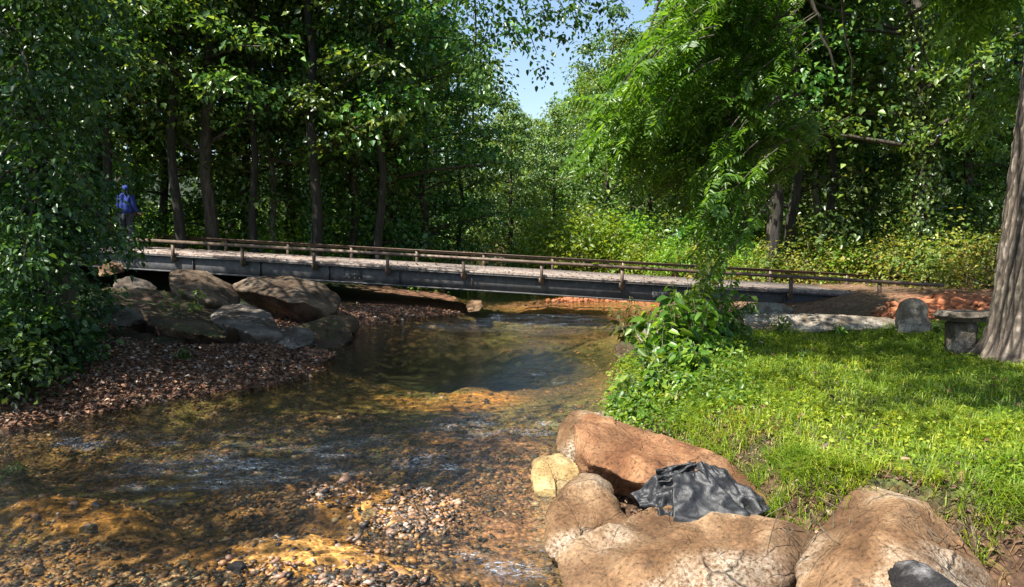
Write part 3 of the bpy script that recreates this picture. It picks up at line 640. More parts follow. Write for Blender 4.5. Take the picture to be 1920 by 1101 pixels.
# ------------------------------------------------------------------ stone bench
bc = P(1835, 600, 9.2); gzb = float(gz(bc[0], bc[1])[0])
bench = thing('stone_bench', 'weathered stone bench standing in the shade behind the big trunk', 'bench', (bc[0], bc[1], gzb))
def beveled(dims, mat, name, loc, bev=.03):
    bm = bmesh.new(); bmesh.ops.create_cube(bm, size=1)
    for v in bm.verts: v.co = Vector((v.co.x * dims[0], v.co.y * dims[1], v.co.z * dims[2]))
    bmesh.ops.bevel(bm, geom=list(bm.edges), offset=bev, segments=3, affect='EDGES')
    bmesh.ops.subdivide_edges(bm, edges=[e for e in bm.edges if e.calc_length() > .12], cuts=5, use_grid_fill=True)
    for v in bm.verts: v.co += Vector([mnoise.noise(v.co * 9 + Vector((k, k, k))) * .01 for k in (1, 5, 9)])
    me = bpy.data.meshes.new(name); bm.to_mesh(me); bm.free(); me.materials.append(mat); me.polygons.foreach_set('use_smooth', [True] * len(me.polygons))
    return link(name, me, bench, loc)
M['bench'] = rockmat('shaded bench stone', [(.3, (.12, .1, .08)), (.5, (.2, .18, .15)), (.7, (.3, .27, .22))], sc=2.5)  # darker than the pale stones: shade put into the colour
beveled((1.15, .42, .11), M['bench'], 'seat', (.1, 0, .47), .045)
beveled((.26, .3, .42), M['bench'], 'leg', (-.2, 0, .2)); beveled((.26, .3, .42), M['bench'], 'leg', (.42, 0, .2))

# ------------------------------------------------------------------ trees
def branch_pts(a, b, n=6, sag=.0, wig=.05):
    a = np.asarray(a, float); b = np.asarray(b, float); t = np.linspace(0, 1, n)[:, None]; L = np.linalg.norm(b - a)
    p = a + (b - a) * t; p[:, 2] += (t[:, 0] * (1 - t[:, 0])) * sag * L
    p[1:-1] += rng.normal(size=(n - 2, 3)) * wig * L * .3; return p

def bough(st, az, L, rise, droop, n=6, lat=.16):
    t = np.linspace(.25, 1, n) + rng.normal(size=n) * .03; d = np.array((math.cos(az), math.sin(az), 0)); sd = np.array((-d[1], d[0], 0))
    j = (rng.random(n) - .5) * 2 * lat * L * (.4 + t)
    p = st + d * (L * t)[:, None] + sd * j[:, None]; p[:, 2] += rise * L * t - droop * L * t ** 2 + rng.normal(size=n) * .08
    return p

def forest_tree(name, H=15, r=.2, R=3.2, base=2.5, ncl=200, per=42, leaf=.19, mat='leaf_forest', bmat='bark', lean=0., top=.55, rad=1.05, ivy=0, crownmat=None):
    """returns an unplaced tree (trunk with limbs, crown) standing at the origin"""
    root = thing(name, '', '')
    zz = np.linspace(-.4, H * .93, 14); lx = np.cumsum(rng.normal(size=14) * .09); ly = np.cumsum(rng.normal(size=14) * .09)
    lx -= lx[0]; ly -= ly[0]; lx += lean * zz
    tp = np.stack([lx, ly, zz], 1); rr = r * (1 - .8 * zz / H) ; rr[0] *= 1.5; rr[1] *= 1.08
    tb = MB(); tb.tube(tp, rr, 12, wob=.12)
    C = []; nbg = max(16, ncl // 6)
    for k in range(nbg):
        h = base + (H - base) * (k + rng.random()) / nbg; f = (h - base) / (H - base); az = k * 2.4 + rng.normal() * .5
        prof = R * (math.sin(math.pi * min(1, .22 + f * .76)) ** .6) * (.65 + .5 * rng.random())
        st = np.array([np.interp(h, zz, lx), np.interp(h, zz, ly), h - .35 * prof]); st[2] = max(st[2], .6)
        c = bough(st, az, prof, .55 + .3 * rng.random(), .35 + .35 * rng.random(), 7); C.append(c)
        e = c[-1]; r0 = r * .3 * (1 - h / H) + .02; tb.tube(branch_pts(st, e, 6, .1), np.linspace(r0, .01, 6), 5)
    C = np.vstack(C)
    tb.build('trunk', M[bmat], root, True)
    cb = MB(); clumps(cb, C, per, rad * (.4 + .5 * rng.random(len(C))), leaf, flat=.34, droop=.35)
    cb.build('crown', M[mat], root)
    if ivy:
        ib = MB(); n = int(ivy * 650); h = rng.random(n) * ivy + .1; a = rng.random(n) * 6.283
        q = np.interp(h, zz, rr) + .04 + .22 * rng.random(n) ** 2
        pos = np.stack([np.interp(h, zz, lx) + q * np.cos(a), np.interp(h, zz, ly) + q * np.sin(a), h], 1)
        nn = np.stack([np.cos(a), np.sin(a), .5 + 0 * a], 1) + rng.normal(size=(n, 3)) * .35
        d = np.stack([0 * a, 0 * a, -1 + 0 * a], 1) + rng.normal(size=(n, 3)) * .5
        ib.add(*leaf_geo(pos, d, nn, .11, .1)); ib.build('ivy', M['leaf_ivy'], root)
    return root

ORD = ['first', 'second', 'third', 'fourth', 'fifth', 'sixth', 'seventh', 'eighth', 'ninth', 'tenth']
def post_word(px):
    i = (px - 330) / 146.4
    if i < -.6: return 'beyond the left end of the bridge' if px > 0 else 'at the left edge of the view'
    if i > 10.3: return 'at the right edge of the view'
    if i > 9.6: return 'beyond the right end of the bridge'
    return 'above the %s bridge post from the left' % ORD[int(np.clip(round(i), 0, 9))]
used = {}
def place(src, px, D, label, cat='tree', rz=None, s=1.0, sz=None, group=None, first={}):
    if src.name not in first: first[src.name] = 1; o = src
    else: o = copy_tree(src)
    q = P(px, 450, D); zb = float(gz(q[0], q[1])[0])
    o.location = (float(q[0]), D, zb - .05); o.rotation_euler = (0, 0, random.random() * 6.28 if rz is None else rz); o.scale = (s, s, sz or s)
    if label in used: label = label.replace(',', ', the %s one,' % ('right' if px > used[label] else 'left'))
    if label in used: print('DUP', label)
    used[label] = px
    return tag(o, label, cat, group)

FA = forest_tree('forest_tree', 14.5, .2, 4.0, 4.2, 190, 46)
FB = forest_tree('forest_tree', 15, .27, 4.2, 4.0, 200, 46, ivy=7)
FC = forest_tree('forest_tree', 14, .15, 3.4, 1.9, 165, 44, leaf=.17)
FD = forest_tree('slender_tree', 13.5, .11, 2.5, 2.6, 100, 44, leaf=.16, bmat='bark_pale')
FE = forest_tree('forest_tree', 13, .2, 4.2, 1.2, 230, 46, leaf=.19)
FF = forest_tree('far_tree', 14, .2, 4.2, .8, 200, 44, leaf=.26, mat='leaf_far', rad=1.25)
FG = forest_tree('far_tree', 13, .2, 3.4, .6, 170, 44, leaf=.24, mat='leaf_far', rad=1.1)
for px, D, src, row, s in [
        (-60, 21, FE, 'front', 1), (60, 23, FA, 'front', 1), (190, 24, FB, 'front', .95), (300, 25.5, FC, 'front', 1), (345, 24.6, FD, 'front', 1.15), (403, 23.4, FA, 'front', 1),
        (468, 26, FC, 'front', 1), (515, 25, FD, 'front', .9), (592, 24.6, FB, 'front', 1.0), (655, 26, FC, 'front', .95), (725, 26.5, FB, 'front', 1), (800, 28.5, FE, 'front', .78), (868, 31, FC, 'front', .74),
        (120, 31, FE, 'second', 1), (250, 32, FA, 'second', 1.05), (430, 31, FE, 'second', 1), (545, 31.5, FA, 'second', 1.05), (640, 33, FE, 'second', 1), (765, 35, FE, 'second', 1), (-20, 30, FB, 'second', 1.1),
        (60, 42, FE, 'third', 1.2), (230, 41, FE, 'third', 1.2), (390, 42, FA, 'third', 1.2), (560, 43, FE, 'third', 1.2), (700, 45, FE, 'third', 1.15), (840, 46, FE, 'third', 1.05),
        (1215, 33, FC, 'second', .72), (1300, 30, FE, 'second', 1), (1370, 27, FC, 'front', .9), (1448, 23.5, FA, 'front', 1), (1482, 24, FC, 'front', 1.0), (1542, 25, FD, 'front', 1.1),
        (1625, 27, FB, 'front', .95), (1727, 20, FB, 'front', 1), (1800, 24, FC, 'front', 1), (1890, 25, FE, 'front', .95), (1420, 34, FE, 'second', 1), (1590, 34, FE, 'second', 1.1), (1740, 32, FE, 'second', 1.1), (1900, 30, FA, 'second', 1.1), (2010, 25, FE, 'front', 1),
        (1260, 42, FE, 'third', 1), (1400, 44, FE, 'third', 1.2), (1560, 45, FE, 'third', 1.2), (1720, 44, FE, 'third', 1.2), (1880, 43, FE, 'third', 1.2), (1112, 36, FD, 'second', .72)]:
    kind = {'forest_tree': 'broadleaf tree', 'slender_tree': 'slender pale trunked tree'}[src.name.split('.')[0]]
    if src is FB or src is FB: kind = 'ivy clad tree'
    if src in (FC,): kind = 'thin dark trunked tree'
    if src in (FA,): kind = 'straight dark trunked tree'
    lab = '%s %s, %s row' % (kind, post_word(px), row)
    place(src, px, D, lab, s=s)
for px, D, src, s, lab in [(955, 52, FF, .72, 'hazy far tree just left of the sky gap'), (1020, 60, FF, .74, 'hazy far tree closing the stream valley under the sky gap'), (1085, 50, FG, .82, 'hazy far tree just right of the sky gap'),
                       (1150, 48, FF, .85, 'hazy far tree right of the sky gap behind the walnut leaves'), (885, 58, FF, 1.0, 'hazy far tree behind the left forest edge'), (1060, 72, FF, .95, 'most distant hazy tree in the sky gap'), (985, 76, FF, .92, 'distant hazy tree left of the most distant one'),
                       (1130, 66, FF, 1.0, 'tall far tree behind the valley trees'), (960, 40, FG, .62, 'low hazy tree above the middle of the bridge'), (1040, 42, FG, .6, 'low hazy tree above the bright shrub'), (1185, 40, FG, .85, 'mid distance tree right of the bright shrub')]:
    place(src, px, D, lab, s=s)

def shrub(name, W, H, n, leaf, mat, per=26, fine=False, rad=.4):
    root = thing(name, '', ''); C = []
    for _ in range(n):
        a = rng.random() * 6.283; q = math.sqrt(rng.random()); h = rng.random(); w = W * (1 - .55 * h ** 2) * q
        C.append((w * math.cos(a), w * math.sin(a), .08 + H * h * (1 - .35 * q)))
    C = np.array(C); sb = MB()
    for c in C[:22]: sb.tube(branch_pts((c[0] * .15, c[1] * .15, -.1), c, 5, .1), np.linspace(.02, .006, 5), 4)
    sb.build('stem', M['twig'], root); cb = MB(); clumps(cb, C, per, rad, leaf, fine, .8, .2); cb.build('foliage', M[mat], root)
    return root
SB = shrub('shrub', 1.5, 2.2, 90, .11, 'leaf_bright')
SY = shrub('brush', 1.3, 1.2, 62, .085, 'leaf_yellow', rad=.3)
SG = shrub('shrub', 1.6, 1.9, 90, .12, 'leaf_forest')
SW = shrub('shrub', 1.2, 1.2, 70, .09, 'leaf_bright', rad=.35)
for px, D, src, s, lab in [
        (1065, 26.5, SB, 1.35, 'tall bright yellow green shrub above the seventh of the bridge rails'), (1120, 25.8, SB, 1.15, 'bright shrub just right of the tallest bright shrub'), (1165, 27.5, SB, 1.15, 'bright shrub filling the gap before the walnut leaves'), (1035, 28, SB, 1.1, 'bright shrub at the left edge of the bright clump'),
        (980, 29, SG, .8, 'dark shrub between forest edge and bright shrubs'), (1215, 25, SW, 1.1, 'light green shrub behind the bridge right of the bright clump'), (1270, 24, SW, 1, 'light green shrub behind the tall weeds'),
        (1330, 23.5, SY, 1.1, 'yellowing brush behind the eighth bridge post'), (1400, 22.5, SW, .9, 'leafy green brush right of the tall weeds behind the rail'), (1455, 22, SY, 1.1, 'yellowing brush left of the ninth bridge post'), (1520, 21.5, SY, 1.2, 'yellowing brush right of the ninth bridge post'),
        (1585, 21.3, SW, 1.0, 'fresh green brush sticking up above the yellow brush'), (1640, 20.8, SY, 1.15, 'yellowing brush behind the tenth bridge post'), (1700, 20.2, SY, 1.2, 'yellowing brush under the ivy clad trunk'), (1760, 19.6, SY, 1.25, 'yellowing brush at the end of the far rail'), (1822, 18.6, SY, 1.25, 'yellowing brush beside the big trunk'), (1900, 18, SY, 1.2, 'yellowing brush hidden behind the big trunk'),
        (1840, 22, SG, 1.2, 'dark leafy shrub rising left of the big trunk'), (1660, 24, SG, 1, 'dark shrub in the shade left of the ivy clad trunk'), (1500, 25, SG, 1.0, 'dark shrub under the twin trunks'), (1385, 26, SG, 1.1, 'dark shrub left of the twin trunks'), (1280, 28, SG, 1.3, 'dark shrub behind the light green shrubs'),
        (900, 26, SG, .85, 'dark shrub at the right end of the left forest'), (820, 25.5, SG, .8, 'dark shrub above the fourth bridge post gap'), (740, 25, SG, .75, 'dark shrub behind the fourth bridge post'), (660, 25, SG, .75, 'dark shrub left of the fourth bridge post'),
        (560, 25.5, SG, .7, 'dark shrub behind the third bridge post'), (450, 25, SG, .7, 'dark shrub behind the second bridge post'), (360, 24.5, SW, .9, 'sunlit shrub behind the first bridge post'), (270, 23.5, SG, .9, 'shrub behind the person at the left end of the bridge'), (150, 22, SG, 1.1, 'dark shrub past the left end of the bridge')]:
    place(src, px, D, lab, 'shrub', s=s)

place(FC, 1135, 29, 'thin dark trunked tree right of the sky gap above the bright shrubs', s=.68)
place(FF, 1095, 58, 'hazy far tree filling the lower right of the sky gap', s=.95)
FH = forest_tree('bare_trunk_tree', 14.5, .15, 2.6, 7.2, 110, 44, leaf=.18, bmat='bark_dark')
for px, D, s_, lab in [(345, 22.6, 1, 'tall dark tree with a bare trunk between the first two bridge posts'), (192, 22.4, .95, 'tall dark tree with a bare trunk just left of the person'), (478, 23.2, .85, 'tall dark tree with a bare trunk right beside the second bridge post'), (706, 23.6, .9, 'tall dark tree with a bare trunk near the fourth bridge post'), (590, 23.2, 1.1, 'stout dark tree with a bare trunk by the third bridge post'),
                    (1446, 21.8, 1.05, 'dark bare trunk, left one of the twin trunks behind the yellow brush'), (1478, 22.0, 1, 'dark bare trunk, right one of the twin trunks behind the yellow brush'), (1545, 23.0, .8, 'slim dark bare trunk right of the twin trunks')]:
    place(FH, px, D, lab, s=s_)
# ---- sun and shade plan : canopy gaps fall where the photo is sunlit
LIT = [(860, 712, 120, 24), (1060, 700, 90, 40), (835, 826, 48, 20), (655, 940, 75, 38), (600, 1035, 130, 32), (120, 957, 140, 26), (945, 960, 115, 130), (1060, 600, 170, 30), (600, 690, 50, 16), (450, 600, 70, 22), (560, 545, 60, 18), (350, 530, 55, 16),
       (400, 790, 60, 10), (480, 690, 110, 22), (300, 740, 120, 20), (120, 780, 90, 18), (560, 660, 50, 14), (760, 960, 80, 50), (1150, 900, 220, 160), (880, 780, 70, 20), (240, 885, 60, 14), (820, 925, 60, 20)]
def lit(p, z0=.0):
    t = (p[:, 2] - z0) / S[2]; g = p - S[None] * t[:, None]
    px, py = pix(g); m = np.zeros(len(p), bool)
    for cx, cy, rx, ry in LIT: m |= np.hypot((px - cx) / rx, (py - cy) / ry) < 1.05
    return m | (px > 1130), g

# overhanging left tree
LT = thing('overhanging_tree', 'dark drooping tree on the left bank with boughs reaching over the stream', 'tree', (0, 0, 0))
tx, ty = P(118, 600, 10.6)[:2]; tb = MB()
zz = np.linspace(.2, 11, 12); tp = np.stack([tx - .12 * (zz - .3) + .1 * np.sin(zz), ty + .02 * zz, zz], 1); tb.tube(tp, .2 * (1 - .6 * zz / 12) * np.where(zz < .5, 1.3, 1), 14, wob=.12)
C = []
# low hanging foliage seen at the left of the picture
BG = []
while len(BG) < 150:
    py = rng.random() * 740 - 60; edge = np.interp(py, [-60, 0, 150, 300, 450, 560, 700], [250, 215, 165, 165, 185, 120, 95])
    px = -120 + (edge + 120) * rng.random() ** .85; D = 8.6 + 3.4 * rng.random()
    c = P(px, py, D)
    if px > 175 and 310 < py < 430 and rng.random() < .9: continue
    if py > 480 and 95 < px < 150 and D < 10.8: continue
    if c[2] < gz(c[0], c[1])[0] + .15: continue
    dv = np.array((tx, ty, c[2])) - c; az = math.atan2(-dv[1], -dv[0]) + rng.normal() * .7; Lb = .7 + .8 * rng.random()
    st = c - np.array((math.cos(az), math.sin(az), -.25)) * Lb; bb_ = bough(st, az, Lb, .2, .45 + .3 * rng.random(), 6, .14); BG.append(bb_)
C = np.vstack(BG)
C = C[C[:, 2] > gz(C[:, 0], C[:, 1]) + .05]; C = C[rng.permutation(len(C))]
for c in C[:70]:
    s = min(10, c[2] + 1.2); st = np.array([np.interp(s, zz, tp[:, 0]), np.interp(s, zz, tp[:, 1]), s]); tb.tube(branch_pts(st, c, 6, .25), np.linspace(.03, .007, 6), 5)
cb = MB(); clumps(cb, C, 26, .3 * (.7 + .6 * rng.random(len(C))), .085, True, .5, .5)
B3 = np.array([P(218 + 50 * rng.random(), 418 + 62 * rng.random(), 12.6 + .8 * rng.random()) for _ in range(13)])
clumps(cb, B3, 16, .22, .09, True, .6, .4)
for k in (0, 6, 12): tb.tube(branch_pts(P(150, 380, 12.0), B3[k], 6, .15), np.linspace(.025, .006, 6), 5)
# silhouetted bough against the sky
B2 = []
for ax, ay, bx, by, n in ((980, -60, 1040, 50, 16), (1040, -60, 1075, 90, 14), (1000, 60, 1010, 130, 5), (930, -40, 955, 60, 10), (1080, -60, 1140, 40, 14), (860, -50, 930, 130, 22), (890, 60, 935, 220, 18)):
    for t in rng.random(n): B2.append(P(ax + (bx - ax) * t + rng.normal() * 14, ay + (by - ay) * t + rng.normal() * 10, 15 + rng.normal() * .5))
B2 = np.array(B2); clumps(cb, B2, 20, .3, .10, True, .8, .5)
for k in (0, 20, 33, 45, 60, 85): tb.tube(branch_pts(P(900, -230, 13.5), B2[k], 6, .1), np.linspace(.035, .008, 6), 5)
tb.tube(branch_pts(tp[8], P(900, -230, 13.5), 9, .12), np.linspace(.1, .035, 9), 7)
# unseen high canopy, added and cut with gaps to dapple the light
n = 5200; c = np.stack([-12.5 + 11.5 * rng.random(n), 1.5 + 15.5 * rng.random(n), 7.6 + 3 * rng.random(n)], 1)
px, py = pix(c); m, g = lit(c); c = c[(~m) & (py < -60)]; g = (g[(~m) & (py < -60)])
holes = vn(g * np.array((1.7, 1.7, 0)) + 8) > .2; c = c[~holes][:1900]
clumps(cb, c, 26, .55, .13, False, .5)
for k in range(0, len(c), 60): tb.tube(branch_pts(tp[7 + k % 4], c[k], 7, .1), np.linspace(.06, .012, 7), 5)
print('canopy clumps', len(c))
tb.build('trunk', M['bark'], LT, True); cb.build('crown', M['leaf_left'], LT)

# big walnut tree on the right
WT = thing('walnut_tree', 'large walnut tree with furrowed bark at the right edge of the lawn', 'tree', (0, 0, 0))
D = 8.4; b0 = P(1962, 700, D); zt = np.concatenate([np.linspace(-.25, 4.6, 420), np.linspace(4.65, 9, 60)]); K = 400; th = np.arange(K) / K * 2 * math.pi
zg = float(gz(b0[0], b0[1])[0]); cxs = b0[0] + .055 * zt + .01 * zt ** 2 * .3; zc = zt + zg
r0 = .395 * (1 - .03 * zt) + .13 * np.exp(-np.maximum(zt, 0) / .16); 
TH, ZZ = np.meshgrid(th, zt); lobes = 1 + .16 * np.exp(-np.maximum(ZZ, 0) / .3) * np.sin(TH * 5 + 1) * .8
u = TH.ravel() * .45; zf = ZZ.ravel()
q = np.stack([np.cos(TH.ravel()) * 4.6, np.sin(TH.ravel()) * 4.6, zf * .9], 1); w = fbm(q * .5 + 4, 3)[:, None] * .5
tt = TH.ravel(); w1 = fbm(q * .45 + 4, 3) * 1.5; w2 = fbm(q * .45 + 30, 3) * 1.5; w3 = vn(q * 2.2 + 9) * .35
ra = np.abs(np.sin(14 * tt + zf * 3.6 + w1 + w3)); rb = np.abs(np.sin(13 * tt - zf * 4.8 + w2 - w3)); rid = np.minimum(ra, rb); chips = .75 + .35 * vn(np.stack([np.cos(tt) * 12, np.sin(tt) * 12, zf * 14], 1))
hh = np.clip(rid * 1.6, 0, 1) ** .65 * chips * .040 + fbm(q * 6, 2) * .004
RR = (r0[:, None] * lobes).ravel() + hh - .03
V = np.stack([np.repeat(cxs, K) + RR * np.cos(TH.ravel()), D + .35 + RR * np.sin(TH.ravel()), np.repeat(zc, K)], 1)
i = (np.arange(len(zt) - 1)[:, None] * K + np.arange(K)[None]).ravel(); j = (np.arange(len(zt) - 1)[:, None] * K + (np.arange(K)[None] + 1) % K).ravel()
hA = np.clip(hh / .042, 0, 1)
t = NT('furrowed bark'); at = t.n('ShaderNodeAttribute', attribute_name='ridge'); co = t.coord(); n1 = t.noise(30, 6, .7, co); n2 = t.noise(3, 4, vec=co)
c_ = t.ramp(t.math('ADD', at.outputs['Fac'], t.math('MULTIPLY', t.math('SUBTRACT', n1, .5), .7)), [(.15, (.016, .012, .009)), (.45, (.06, .045, .033)), (.8, (.135, .107, .083)), (1, (.28, .235, .19))])
c_ = t.mix(t.ramp(n2, [(.4, (0, 0, 0)), (.7, (.5, .5, .5))]), c_, t.mix(1, c_, (.8, .85, .65), 'MULTIPLY')); t.l(c_, t.b.inputs['Base Color']); t.b.inputs['Roughness'].default_value = .92; t.bump(n1, .6, .008)
tr_ = link('trunk', mesh('trunk', V, [np.stack([i, j, j + K, i + K], 1)], t.m, True, {'ridge': np.repeat(hA[:, None], 4, 1)}), WT)
lb = MB(); top = np.array([cxs[-1], D + .35, zc[-1]])
def wl(z): return np.array([np.interp(z, zc, cxs), D + .35, z])
# compound leaves
def walnut_leaves(mb, tips, dirs, nl=.125, pairs=8):
    for tip, d in zip(tips, dirs):
        L = .34 + .22 * random.random(); d = nrm(np.asarray(d, float)); t = np.linspace(.12, 1, pairs)
        sag = .12 + .25 * random.random()
        p = tip + d * (L * t)[:, None]; p[:, 2] -= sag * L * t ** 2
        tang = nrm(np.gradient(p, axis=0)); up = nrm(np.array((0, 0, 1.)) + rng.normal(size=3) * .35); sd = nrm(np.cross(tang, up))
        l = nl * (.65 + .6 * np.sin(math.pi * np.clip(t, .05, .95))) * (.85 + .3 * random.random())
        for s in (-1, 1):
            dd = sd * s + tang * .45 + rng.normal(size=sd.shape) * .1; dd[:, 2] -= .18
            mb.add(*leaf_geo(p, dd, np.cross(sd, tang) * 0 + up + rng.normal(size=sd.shape) * .15, l, l * .34, True, .15, .2))
        mb.add(*leaf_geo(p[-1:], tang[-1:], up[None], l[-1:] * 1.1, l[-1:] * .36, True, .15, .2))
tips, dirs = [], []
cbm = MB()
edgeX = lambda py: np.interp(py, [-200, 0, 100, 200, 280, 330, 430], [1290, 1250, 1185, 1130, 1085, 1170, 1300])
botY = lambda px: np.interp(px, [1080, 1120, 1200, 1330, 1400, 1500, 1600, 1750, 1920, 2100], [300, 320, 345, 410, 370, 310, 290, 270, 250, 150])
def twig_at(a, px, steep=0.0):
    out = nrm(np.array((-.75 if px < 1600 else -.3, .1 + .4 * rng.normal(), -.45 - steep + .25 * rng.normal())))
    Lb = .7 + .5 * random.random(); f7 = np.linspace(0, 1, 7); pts = a + out * np.linspace(-Lb, 0, 7)[:, None]; pts[:, 2] += .2 - .22 * f7 ** 2
    lb.tube(pts, np.linspace(.012, .005, 7), 4)
    for k in range(9):
        f = .2 + .8 * k / 8; p = pts[0] + (pts[-1] - pts[0]) * f; p[2] = np.interp(f, f7, pts[:, 2]); s = 1 if k % 2 else -1
        sd = nrm(np.cross(out, (0, 0, 1))); tips.append(p); dirs.append(out * .55 + sd * s * (.9 - .3 * (k == 8)) + rng.normal(size=3) * .3 + np.array((0, 0, -.1)))
nb = 0
while nb < 450:
    px = 1080 + 900 * rng.random() ** 1.1; py = -160 + 600 * rng.random()
    if px < edgeX(py) or py > botY(px): continue
    if vn(np.array([[px / 120, py / 60, 3.3]]))[0] < -.22: continue
    Dd = 10.8 + 5.2 * rng.random(); a = P(px, py, Dd); g_ = a - S * ((a[2] - .7) / S[2]); qx, qy = pix(g_)
    if 1600 < qx[0] < 1900 and qy[0] > 520 or (a[2] < 3.6 and qy[0] > 585): continue
    nb += 1; twig_at(a, px)
# one long spray hanging down before the bridge rail
for k in range(11):
    f = k / 10; twig_at(P(1335 + 22 * rng.normal() - 12 * f, 330 + 205 * f + 8 * rng.normal(), 11.5 + .3 * rng.normal()), 1330, .5)
lb.tube(branch_pts(P(1380, 190, 12.5), P(1332, 530, 11.5), 10, 0, .02), np.linspace(.018, .006, 10), 5)
print('compound', len(tips))
# limbs
for a, b, r1 in (((wl(6.4)), P(1500, -60, 12), .09), (wl(7.2), P(1330, -120, 12.5), .1), (wl(7.8), P(1250, 60, 13), .06), (wl(5.6), P(1700, 30, 11.5), .07), (P(1500, -60, 12), P(1572, 150, 12), .035), (P(1560, -140, 12), P(1600, 190, 13), .028),
                 (P(1640, -120, 11.5), P(1745, 130, 11.5), .035), (P(1330, -120, 12.5), P(1210, 240, 13), .04), (P(1500, -60, 12), P(1360, 250, 13), .03), (P(1250, -20, 13.5), P(1130, 260, 13.5), .025), (P(1380, 190, 13), P(1400, 360, 13), .013), (wl(8.5), P(1900, -200, 12), .08)):
    lb.tube(branch_pts(a, b, 9, .12, .04), np.linspace(r1, r1 * .35, 9), 7)
walnut_leaves(cbm, tips, dirs)
# high crown above the picture
n = 5200; c = np.stack([-2.5 + 12 * rng.random(n), 3.5 + 11.5 * rng.random(n), 7.2 + 3.6 * rng.random(n)], 1)
px, py = pix(c); t_ = (c[:, 2] - .6) / S[2]; g = c - S[None] * t_[:, None]; gx_, gy_ = pix(g)
SH = [(1560, 640, 240, 26), (1500, 700, 40, 10), (1800, 745, 170, 34), (1640, 765, 110, 16), (1870, 850, 60, 20), (1480, 840, 60, 14), (1700, 560, 0, 0), (1830, 640, 90, 60), (1880, 930, 70, 60), (1700, 700, 60, 8), (1930, 720, 60, 60), (1480, 760, 50, 12), (1650, 860, 70, 12), (1400, 720, 40, 10), (1750, 690, 50, 8), (1560, 800, 60, 8)]
m = np.zeros(n, bool)
for a_, b_, rx, ry in SH:
    if rx: m |= np.hypot((gx_ - a_) / rx, (gy_ - b_) / ry) < 1
m |= (g[:, 1] > 12) & (g[:, 0] > 9); m &= (py < -70); c = c[m]
for zt_ in np.arange(.8, 4.6, .4):
    hp = c - S * ((c[:, 2] - zt_) / S[2])[:, None]; c = c[np.hypot(hp[:, 0] - b0[0], hp[:, 1] - D - .1) > .8]
print('walnut high', len(c))
clumps(cbm, c, 20, .42, .12, True, .5)
for k in range(0, len(c), 22): lb.tube(branch_pts(wl(7.0 + (k % 5) * .4), c[k], 7, .1), np.linspace(.06, .012, 7), 5)
lb.build('limbs', M['bark'], tr_, True); cbm.build('crown', M['leaf_walnut'], WT)

# ------------------------------------------------------------------ weeds
def weed(name, label, pxs, tip_y, D, base_y=None, leaf=.13, mat='leaf_weed', stems=5, per=14, spread=.12, cat='plant'):
    c = P(pxs, tip_y, D); zb = float(gz(c[0], c[1])[0]); H = c[2] - zb
    root = thing(name, label, cat, (c[0], c[1], zb)); sb = MB(); lf = MB()
    for s in range(stems):
        h = H * (1 if s == 0 else .65 + .38 * rng.random()); a = rng.random() * 6.28
        tipp = np.array((math.cos(a) * spread * h * (s > 0) * 1.6, math.sin(a) * spread * h * (s > 0) * 1.2, h)); p = branch_pts((rng.normal() * .04, rng.normal() * .04, -.03), tipp, 7, 0, .08)
        sb.tube(p, np.linspace(.009, .003, 7), 5)
        m = int(per * (.6 + .4 * h / H) * max(1, h / .5)); f = .15 + .85 * rng.random(m); pos = np.stack([np.interp(f, np.linspace(0, 1, 7), p[:, k]) for k in range(3)], 1)
        a = rng.random(m) * 6.28; d = np.stack([np.cos(a), np.sin(a), -.1 + .5 * rng.normal(size=m) * .6], 1)
        l = leaf * 1.12 * (.5 + .75 * rng.random(m)) * (1.15 - .4 * f); pos2 = pos + d * (l * .45)[:, None]
        nn = rng.normal(size=(m, 3)) * .35; nn[:, 2] += 1
        for q in range(0, m): sb.tube([pos[q], pos2[q]], .003, 3, cap=False)
        lf.add(*leaf_geo(pos2, d + np.array((0, 0, -.25)), nn, l, l * .62, True, .18, .3))
    sb.build('stem', M['stem'], root); lf.build('foliage', M[mat], root); return root
